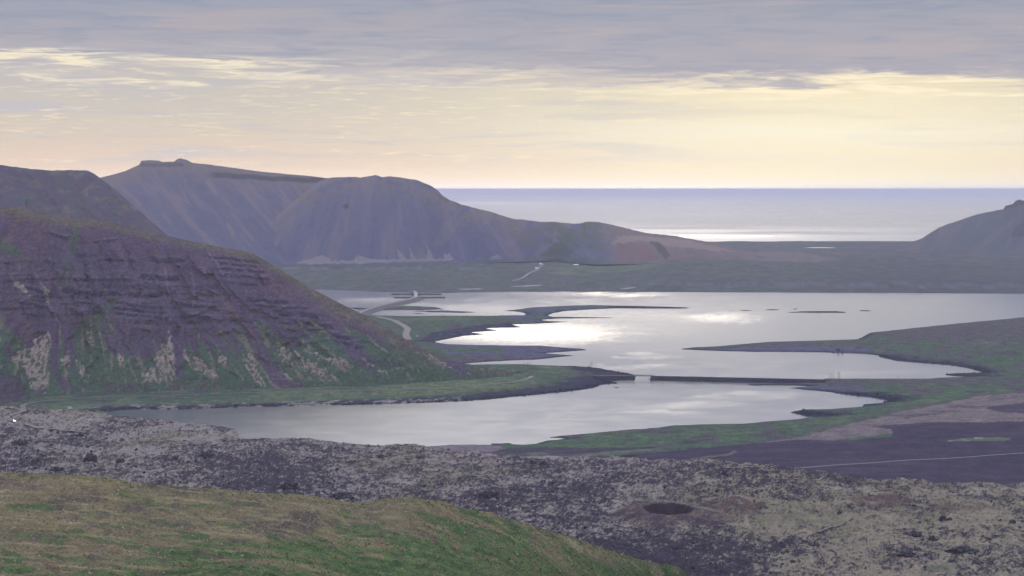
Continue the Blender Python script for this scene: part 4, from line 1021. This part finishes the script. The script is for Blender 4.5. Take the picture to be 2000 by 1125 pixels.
# near causeway
ZC = 5.8
PA, PB = Wp(1160, 733, ZC), Wp(1238, 733.2, ZC)
PC, PD = Wp(1272, 733.8, ZC), Wp(1612, 741.0, ZC)
dirn = (PD - PC); dirn /= np.linalg.norm(dirn)
cw = thing('causeway', 'long straight dark stone causeway across the inlet with a gap for the bridge', 'causeway', tuple(PC))
def local(o, root):
    o.parent = root; o.matrix_parent_inverse = root.matrix_basis.inverted(); return o
def line(a, b, step): return np.array([a + (b - a) * t for t in np.linspace(0, 1, max(3, int(np.linalg.norm(b - a) / step)))])
stones = []
for a, b in ((PA, PB), (PC, PD)):
    P = line(a, b, 3.0); local(bank('embankment', P, 8, 21, -1.5, ZC, M_RIP, ends=False), cw)
    local(ribbon('roadway', P, 6.4, M_ASPH, ZC + .10 - P[0, 2], None), cw)
    N = normals2(P)
    for k in range(int(len(P) * 7)):
        i = rng.integers(0, len(P)); sgn = -1 if rng.random() < .8 else 1
        f = rng.random(); q = P[i, :2] + N[i] * sgn * np.sign(N[i, 1]) * lerp(4.4, 10.2, f) + rng.normal(0, .7, 2) * .5 + dirn[:2] * rng.normal(0, 1.5)
        stones.append((q[0], q[1], lerp(ZC - .5, -.2, f)))
local(rocks('riprap', np.array(stones), rng.uniform(.4, 1.0, len(stones)), M_RIP, seed=6), cw)
# bridge
br = thing('bridge', 'short flat concrete road bridge spanning the gap in the near causeway', 'bridge', tuple((PB + PC) / 2))
L = np.linalg.norm(PC - PB); ang = math.atan2(PC[1] - PB[1], PC[0] - PB[0])
bm = bmesh.new(); add_box(bm, (0, 0, -.35), (L + 3, 7.4, .9)); bm_obj('deck', bm, M_DECK, br)
for sx in (-1, 1):
    bm = bmesh.new(); add_box(bm, (sx * (L / 2 + .9), 0, -3.9), (1.8, 8.4, 6.1)); add_box(bm, (sx * (L / 2 - .6), 0, -6.0), (2.4, 10.5, 1.6), bev=.2); bm_obj('abutment', bm, M_DECK, br)
    rl = None
    bm = bmesh.new(); add_box(bm, (0, sx * 3.55, .95), (L + 6, .12, .16)); add_box(bm, (0, sx * 3.55, .55), (L + 6, .1, .12))
    rl = bm_obj('railing', bm, M_DECK, br)
    for k in np.linspace(-L / 2 - 2, L / 2 + 2, 10):
        bm = bmesh.new(); add_box(bm, (k, sx * 3.55, .52), (.16, .16, .84)); bm_obj('post', bm, M_DECK, rl)
br.rotation_euler[2] = ang

# far causeway with its two pairs of arms
ZF = 6.5
fc = thing('causeway', 'far curving causeway carrying the road over the distant bay to its channel', 'causeway', tuple(Wp(800, 590, ZF)))
pts = [Wp(u, v, ZF) for u, v in ((690,617),(712,606),(735,598.5),(762,592.5),(790,586.5),(805,582.5),(813,579.5))]
P = resample(np.array(pts), 14)
local(bank('embankment', P, 15, 52, -2, ZF, M_RIP, rough=1.2), fc)
local(ribbon('roadway', P, 9, speckle('far_road', (.13, .125, .13), .1, .1), ZF + .25 - P[0, 2], None), fc)
P2 = resample(np.array([Wp(u, v, ZF) for u, v in ((812.3,572.5),(811,570.5),(809,567.5))]), 14)
local(bank('embankment', P2, 12, 30, -2, ZF, M_RIP, rough=.8), fc)
local(ribbon('roadway', P2, 9, bpy.data.materials['far_road'], ZF + .25 - P2[0, 2], None), fc)
fb = thing('bridge', 'distant pale bridge deck over the channel between the stone arms', 'bridge', tuple(Wp(813, 576, ZF)))
q0, q1 = P[-1], P2[0]; a = math.atan2(q1[1] - q0[1], q1[0] - q0[0]); Lf = np.linalg.norm((q1 - q0)[:2])
fb.location = ((q0[0] + q1[0]) / 2, (q0[1] + q1[1]) / 2, ZF); fb.rotation_euler[2] = a
bm = bmesh.new(); add_box(bm, (0, 0, .1), (Lf + 24, 10.5, 1.2)); bm_obj('deck', bm, speckle('pale_concrete', (.22, .21, .21), .1, .1), fb)
for sy in (-1, 1):
    bm = bmesh.new(); add_box(bm, (0, sy * 5.0, 1.15), (Lf + 24, .3, .9)); bm_obj('railing', bm, bpy.data.materials['pale_concrete'], fb)
for k in (-.18, .18):
    bm = bmesh.new(); add_box(bm, (k * Lf, 0, -3.2), (2.0, 9.0, 5.4)); bm_obj('pier', bm, M_DECK, fb)
for (u0, u1, v, lab) in ((766, 861, 575.6, 'farther stone breakwater arm crossing the distant road, close to the far shore'), (771, 868, 582.2, 'nearer stone breakwater arm crossing the distant road at the end of its curve')):
    t = thing('breakwater', lab, 'breakwater', tuple(Wp((u0 + u1) / 2, v)), group='breakwaters beside the far channel')
    local(bank('stone_bank', line(Wp(u0, v), Wp(u1, v), 8.), 5, 18, -2, 3.2, M_RIP, rough=.5), t)

# ------------------------------------------------------------------ power poles
M_POLE = speckle('weathered_wood', (.055, .048, .045), 2, .3)
M_INS = pbr('insulator_glaze', (.22, .20, .20), .3, .5)
def pole(u, vb, hp, label, twin=0.0):
    x, y, z = on_floor(u, vb); h = hp * y / F
    t = thing('utility_pole', label, 'utility pole', (x, y, z - .3), group='power poles along the causeway road')
    offs = (-twin / 2, twin / 2) if twin else (0,)
    for o in offs:
        bm = bmesh.new(); add_cyl(bm, (o, 0, 0), (o, 0, h + .3), .27, .19); bm_obj('pole', bm, M_POLE, t)
    w = twin + 2.2
    bm = bmesh.new(); add_box(bm, (0, .24, h - .6), (w, .18, .24)); ca = bm_obj('crossarm', bm, M_POLE, t)
    for k in (-.45, 0, .45):
        bm = bmesh.new(); add_cyl(bm, (k * w, .24, h - .48), (k * w, .24, h - .12), .10, .06, 6); bm_obj('insulator', bm, M_INS, ca)
pole(1023, 717, 9, 'single short pole at the left end of the headland row, above the road bend')
pole(1032, 718, 10, 'twin-legged pole on the headland hump, just right of the leftmost single pole', 3.0)
pole(1095, 722, 8, 'lone short pole on the small rise midway along the headland')
pole(1148, 725, 10, 'shorter single pole just left of the tallest twin pole by the bridge')
pole(1154.5, 726, 17.5, 'tallest twin-legged pole, where the headland runs down to the bridge causeway', 2.4)
pole(1620, 740.5, 10, 'leftmost of three slim poles at the right end of the causeway')
pole(1624, 740.5, 10, 'middle one of three slim poles at the right end of the causeway')
pole(1628, 740.5, 10, 'rightmost of three slim poles at the right end of the causeway')
pole(1638.5, 740.5, 15, 'tall twin-legged pole just right of the three slim poles past the causeway', 2.2)
pole(1754, 742, 9.5, 'solitary pole by the inner bay shore, farthest right of all')

# ------------------------------------------------------------------ farms and vehicles
M_WHITE = speckle('white_paint', (.82, .82, .82), .5, .06, .02, .6)
M_RED = speckle('red_cladding', (.28, .07, .07), .5, .15)
M_GREY = speckle('grey_roofing', (.22, .22, .25), .5, .15)
M_GLASS = pbr('dark_glass', (.02, .025, .03), .1, .5)
M_TYRE = pbr('tyre_rubber', (.02, .02, .02), .9, .1)
M_RIM = pbr('wheel_metal', (.4, .4, .42), .35, .5, .8)
def house(u, v, w, dep, hw, hr, rz, wall, roof, label, nwin=2):
    x, y, z = on_plain(u, v)
    t = thing('farmhouse', label, 'house', (x, y, z - .2), rz, 'farm buildings under the far mountain')
    bm = bmesh.new(); prof = [(-dep / 2, 0), (dep / 2, 0), (dep / 2, hw), (0, hw + hr), (-dep / 2, hw)]
    extrude_profile(bm, prof, -w / 2, w / 2); wo = bm_obj('wall', bm, wall, t)
    bm = bmesh.new(); o = .4
    for s in (-1, 1):
        k = o * hr / (dep / 2)
        extrude_profile(bm, [(0, hw + hr + .06), (s * (dep / 2 + o), hw - k + .06), (s * (dep / 2 + o), hw - k + .3), (0, hw + hr + .3)], -w / 2 - o, w / 2 + o)
    ro = bm_obj('roof', bm, roof, t)
    bm = bmesh.new(); add_box(bm, (w * .2, 0, hw + hr + .5), (.7, .7, 1.2)); bm_obj('chimney', bm, wall, ro)
    for k in range(nwin):
        cx = lerp(-w * .32, w * .32, k / max(1, nwin - 1))
        bm = bmesh.new(); add_box(bm, (cx, -dep / 2 - .03, hw * .55), (1.3, .12, 1.3)); wf = bm_obj('window', bm, M_WHITE, t)
        bm = bmesh.new(); add_box(bm, (cx, -dep / 2 - .08, hw * .55), (1.05, .10, 1.05)); bm_obj('pane', bm, M_GLASS, wf)
    bm = bmesh.new(); add_box(bm, (w * .08, -dep / 2 - .04, 1.05), (1.0, .12, 2.1)); bm_obj('door', bm, M_GREY, t)
house(1055.5, 517.5, 6.5, 7, 4.0, 2.2, .1, M_WHITE, M_WHITE, 'left of two small white farmhouses side by side at the track end')
house(1059.6, 517.5, 6, 7, 3.8, 2.0, .0, M_WHITE, M_GREY, 'right of two small white farmhouses side by side at the track end')
house(1047.5, 525.5, 7.5, 6, 3.6, 2.0, .2, M_WHITE, M_WHITE, 'white farm shed standing apart beside the track, below the two farmhouses')
house(1125, 519.5, 17, 8, 3.6, 2.8, .05, M_RED, M_WHITE, 'long reddish farm building with a pale roof, farther right in the green fields', 4)

def wheel(t, x, y, r=.34):
    bm = bmesh.new(); add_cyl(bm, (x, y - .11, r), (x, y + .11, r), r, r, 14); w = bm_obj('wheel', bm, M_TYRE, t)
    bm = bmesh.new(); add_cyl(bm, (x, y - .125, r), (x, y + .125, r), r * .6, r * .6, 10); bm_obj('rim', bm, M_RIM, w)
def vehicle(name, label, cat, loc, rz, body, wlen, h, prof, win, lights=False):
    """side profile (x, z) swept across the width; windows, wheels, lights and mirrors as parts"""
    t = thing(name, label, cat, loc, rz)
    bm = bmesh.new(); W_ = 1.9; a = []
    for s, k in ((-.5, .86), (-.46, 1), (.46, 1), (.5, .86)):
        a.append([bm.verts.new((x, s * W_, .45 + (z - .45) * (k if z > .9 else 1))) for x, z in prof])
    n = len(prof)
    for i in range(3):
        for j in range(n): bm.faces.new((a[i][j], a[i][(j + 1) % n], a[i + 1][(j + 1) % n], a[i + 1][j]))
    bm.faces.new(a[0][::-1]); bm.faces.new(a[3]); bmesh.ops.recalc_face_normals(bm, faces=bm.faces[:]); bm_obj('body', bm, body, t)
    for x0, x1, z0, z1 in win:
        for s in (-1, 1):
            bm = bmesh.new(); add_box(bm, ((x0 + x1) / 2, s * (W_ / 2), (z0 + z1) / 2), (x1 - x0, .06, z1 - z0)); bm_obj('window', bm, M_GLASS, t)
    for x in (-wlen / 2, wlen / 2):
        for s in (-1, 1): wheel(t, x, s * .85)
    xf = max(p[0] for p in prof); xb = min(p[0] for p in prof)
    hl = pbr('headlight_lens', (.9, .88, .8), .2, .5)
    if lights:
        b = hl.node_tree.nodes['Principled BSDF']; b.inputs['Emission Color'].default_value = (1, .93, .8, 1); b.inputs['Emission Strength'].default_value = 60
    for s in (-1, 1):
        bm = bmesh.new(); add_cyl(bm, (xf - .06, s * .66, .72), (xf + .05, s * .66, .72), .17, .15, 10); bm_obj('headlight', bm, hl, t)
        bm = bmesh.new(); add_box(bm, (xb - .01, s * .75, .85), (.06, .16, .3)); bm_obj('tail_light', bm, M_RED, t)
    bm = bmesh.new(); add_box(bm, (xf + .02, 0, .5), (.16, 1.8, .22), bev=.04); bm_obj('bumper', bm, M_TYRE, t)
    return t
VAN = [(-2.9,.45),(2.55,.45),(2.75,.8),(2.6,1.15),(1.9,1.3),(1.35,2.25),(.9,2.65),(-2.8,2.7),(-2.95,2.4)]
CAR = [(-2.1,.4),(2.1,.4),(2.2,.7),(2.1,.95),(1.1,1.05),(.4,1.6),(-1.3,1.65),(-2.0,1.05),(-2.2,.9)]
SUV = [(-2.2,.45),(2.2,.45),(2.3,.8),(2.15,1.05),(1.1,1.15),(.5,1.8),(-1.9,1.85),(-2.15,1.2),(-2.25,.9)]
g = on_floor(137, 799); vehicle('camper_van', 'white camper van parked on rough grass between coast road and lava, by the inlet', 'van', (g[0], g[1], g[2] + .15), .15, M_WHITE, 3.5, 2.7, VAN, ((-2.2,-1.2,1.6,2.2),(-.9,.2,1.6,2.2),(.5,1.45,1.45,2.1)))
i = int(np.argmin(np.hypot(1000 + F * coast_path[:, 0] / coast_path[:, 1] - 28, (YH + (H - coast_path[:, 2]) * F / coast_path[:, 1] - 823.5))))
g = coast_path[i]; tn = coast_path[i + 1] - coast_path[i - 1]
rz = math.atan2(tn[1], tn[0]); rz = rz + math.pi if tn[1] > 0 else rz
vehicle('car', 'car driving with bright headlights on the coast road bend at the lava edge', 'car', (g[0], g[1], g[2] + .38), rz, pbr('grey_car_paint', (.30, .30, .33), .3, .5), 2.6, 1.6, CAR, ((-1.2,-.3,1.1,1.5),(-.2,.6,1.1,1.45)), True)
g = on_floor(815, 657.5); vehicle('car', 'small white car parked on the flat meadow above the bright weedy shore', 'car', (g[0], g[1], g[2] + .15), .3, M_WHITE, 2.7, 1.8, SUV, ((-1.7,-.6,1.25,1.7),(-.5,.7,1.25,1.65)))

# ------------------------------------------------------------------ rocks
M_ROCK = terrain_mat('lava_rock', 1.2, .3, .4, 1.0, .6)
def lump(name, label, cat, loc, sx, sy, sz, seed, group, mat=None, sub=4, peaks=1.0):
    V, Fc = ico(sub)
    n = fbm(V[:, 0] * 2.2 + seed, V[:, 1] * 2.2 + V[:, 2], seed, 4) * .55 * peaks + ridged(V[:, 0] * 4 + V[:, 2] * 3, V[:, 1] * 4 - seed, seed + 1, 4) * .34 * peaks
    V = V * (1 + n)[:, None] * np.array((sx, sy, sz)); V[:, 2] = np.where(V[:, 2] < 0, V[:, 2] * .3, V[:, 2])
    c = np.zeros((len(V), 3), np.float32); c[:] = (.046, .040, .050)
    m = ss(fbm(V[:, 0] * 4 / sx, V[:, 1] * 4 / sx + V[:, 2], seed + 3, 4), .1, .4)[:, None]; c += (np.array((.19, .165, .13)) - c) * m * .8
    o = mesh_from(name, V, Fc, mat or M_ROCK, c, smooth=False); o.location = loc
    o['label'] = label; o['category'] = cat; o['group'] = group
    return o
G1 = 'dark lava knolls on the rubble field'
KN = [(175,900,13,15,'tallest and most pointed black lava knoll on the left part of the moss field'), (70,905,11,9,'low black knoll left of the pointed knoll, near the hill crest'), (108,921,16,9,'wide low black heap just above the hill crest at the far left'),
 (38,868,15,9,'ragged black heap at the left edge, below the coast road'), (156,853,8,8,'small dark knob right of the road end on pale moss'), (235,902,9,6,'small dark heap to the right of the pointed knoll'), (566,955,19,16,'rounded black knoll touching the top of the grassy hill, left of centre'),
 (665,975,26,13,'broad black heap sunk behind the dip in the grassy hill crest'), (405,892,14,7,'flat dark heap on moss, below the tip of the inlet'), (342,897,6,5,'tiny dark knob on moss left of the flat dark heap'), (1415,929,7,9,'pointed dark knob near the edge of the black sand'), (1842,1017,8,10,'round dark boulder standing alone on pale moss at the right'),
 (1856,1016,6,5,'small dark boulder leaning against the round one'), (1979,1022,6,7,'dark boulder close to the right picture edge on moss'), (1787,1048,22,10,'long ragged outcrop on moss below the round boulder'), (1822,1056,9,9,'small steep outcrop right of the long ragged one'),
 (1880,1080,30,11,'wide low dark outcrop sloping left at the lower right'), (1770,1088,22,10,'dark mound with a grassy foot below the long ragged outcrop'), (955,973,20,13,'dark heap among rubble above the right shoulder of the grassy hill'), (1040,907,7,8,'dark boulder at the lava edge, left of the tan patch'), (1062,908,8,7,'dark boulder at the lava edge, right of its like'),
 (1640,1003,5,5,'tiny dark boulder on moss beneath the red patch'), (745,893,8,5,'low dark heap on rubble south of the shore bar'), (820,896,9,5,'dark flat heap on rubble near the reddish flat')]
for k, (u, v, w, hp, lab) in enumerate(KN):
    x, y, z = on_floor(u, v); s = y / F
    lump('lava_knoll', lab, 'rock', (x, y + w * s * .4, z - .6), w * s * .8, w * s * .7, hp * s * .75 + .5, 300 + k * 7, G1)
G2 = 'skerries in the bay'
SK = [(1602,609.5,42,2.2,'longest dark skerry lying alone in the wide bay'), (1556,610,16,1.0,'thin skerry at the left tip of the longest one'), (1690,607,10,1.4,'small skerry to the right of the longest one'), (1553,603.6,4,1.2,'tiny rock just above the longest skerry'),
 (1508,605,12,1.3,'short skerry left of the longest one, nearer the spit'), (1457,606.3,10,1.0,'short low skerry off the tip of the thin spit'), (1204,757,4,1.3,'rock at the end of the point beside the causeway'), (1478,752.5,10,1.0,'low rock in the water below the causeway')]
for k, (u, v, w, hp, lab) in enumerate(SK):
    p = Wp(u, v); s = p[1] / F
    lump('skerry', lab, 'skerry', (p[0], p[1], -.2), w * s, min(w * s * .5, 24), hp * s * .6 + .2, 600 + k * 9, G2, sub=4, peaks=.7)
for k, (u, v, w, hp, lab) in enumerate(((1637,685.5,5,4,'upright dark boulder on the inner shore of the long spit'), (1645,686.5,4,3,'lower dark boulder beside the upright one on the spit shore'), (1628,688.5,6,1.6,'flat dark boulder at the water line of the spit'))):
    x, y, z = on_floor(u, v); s = y / F
    lump('shore_boulder', lab, 'boulder', (x, y, z - .3), w * s * .5, w * s * .5, hp * s, 800 + k * 5, 'boulders on the spit shore', sub=3)

# uncountable rubble, shore stones and tufts
vis = (FPU > -30) & (FPU < 2030) & (FPV > 790) & (FPV < 1140)
def pick(mask, n, seed, wgt=None):
    r = np.random.default_rng(seed); k = np.nonzero(mask.ravel())[0]
    w = (FY.ravel()[k] ** 2).astype(float)
    if wgt is not None: w = w * wgt.ravel()[k]
    k = r.choice(k, min(n, len(k)), replace=False, p=w / w.sum())
    P = np.stack([FX.ravel()[k], FY.ravel()[k], FZ.ravel()[k]], 1); P[:, :2] += r.normal(0, .8, (len(k), 2)); return P, r, k
P, r, k = pick(vis & (FLAVA > .6) & (FSD > 4) & (rr > CR_R * 2.2), 16000, 21, np.clip(1.05 - FMOSS, .03, 1) ** 2)
sz = np.clip(r.lognormal(-.65, .45, len(P)), .25, 1.7); cc = np.where(r.random((len(P), 1)) < .25, np.array([[.12, .108, .105]]), np.array([[.046, .041, .052]])) * r.uniform(.7, 1.3, (len(P), 1))
rocks('lava_rubble', P, sz, M_ROCK, .85, seed=22, col=cc)
P, r, k = pick((FSD > .5) & (FSD < 16) & (rocky_shore > .5) & (FPU > 0) & (FPU < 2030), 2600, 31)
rocks('shore_stones', P, np.clip(r.lognormal(-.2, .45, len(P)), .4, 2.4), M_ROCK, .7, seed=32, col=np.tile([[.035, .034, .046]], (len(P), 1)) * r.uniform(.6, 1.4, (len(P), 1)))
def tufts():
    u, D1, Z1, x1, gm = HG; r = np.random.default_rng(44); n = 60000
    w = np.repeat((D1 * D1)[:, :], 1, 1).ravel().astype(float); k = r.choice(w.size, n, p=w / w.sum())
    P = np.stack([x1.ravel()[k], D1.ravel()[k], Z1.ravel()[k]], 1); P[:, :2] += r.normal(0, .35, (n, 2))
    s = np.clip(r.lognormal(-1.1, .45, n), .14, .9); a = r.uniform(0, 6.28, n)
    V = np.zeros((n, 5, 3)); 
    for q in range(4):
        V[:, q, 0] = np.cos(a + q * 1.571) * s * r.uniform(.6, 1.2, n); V[:, q, 1] = np.sin(a + q * 1.571) * s * r.uniform(.6, 1.2, n); V[:, q, 2] = -.15
    V[:, 4, 0] = r.normal(0, .25, n) * s; V[:, 4, 1] = r.normal(0, .25, n) * s; V[:, 4, 2] = s * r.uniform(.5, 1.0, n)
    V += P[:, None, :]
    Fq = np.array([(0, 1, 4), (1, 2, 4), (2, 3, 4), (3, 0, 4)]); Fc = (Fq[None] + (np.arange(n) * 5)[:, None, None]).reshape(-1, 3)
    g = gm.ravel()[k][:, None] > r.random((n, 1))
    pal = np.array([(.235, .20, .11), (.175, .145, .10), (.125, .105, .08), (.275, .235, .14)])[r.choice(4, n, p=(.32, .26, .24, .18))]
    gr = np.array([(.062, .105, .04), (.08, .128, .046), (.044, .078, .034)])[r.choice(3, n)]
    c = np.where(g, gr, pal) * r.uniform(.75, 1.25, (n, 1))
    structure(mesh_from('grass_tufts', V.reshape(-1, 3), Fc, bpy.data.materials['hill_grass'], np.repeat(c[:, None], 5, 1).reshape(-1, 3)), 'stuff')
tufts()
# ------------------------------------------------------------------ haze
def haze():
    bm = bmesh.new(); add_box(bm, (0, 210000, 195), (900000, 424000, 406))
    m = bpy.data.materials.new('air'); m.use_nodes = True; t = m.node_tree; t.nodes.clear()
    p = t.nodes.new('ShaderNodeVolumePrincipled'); p.inputs['Color'].default_value = HAZE_COL + (1,)
    p.inputs['Density'].default_value = HAZE_DENS; p.inputs['Anisotropy'].default_value = HAZE_G
    o = t.nodes.new('ShaderNodeOutputMaterial'); t.links.new(p.outputs[0], o.inputs['Volume'])
    structure(bm_obj('haze', bm, m), 'stuff')
haze()
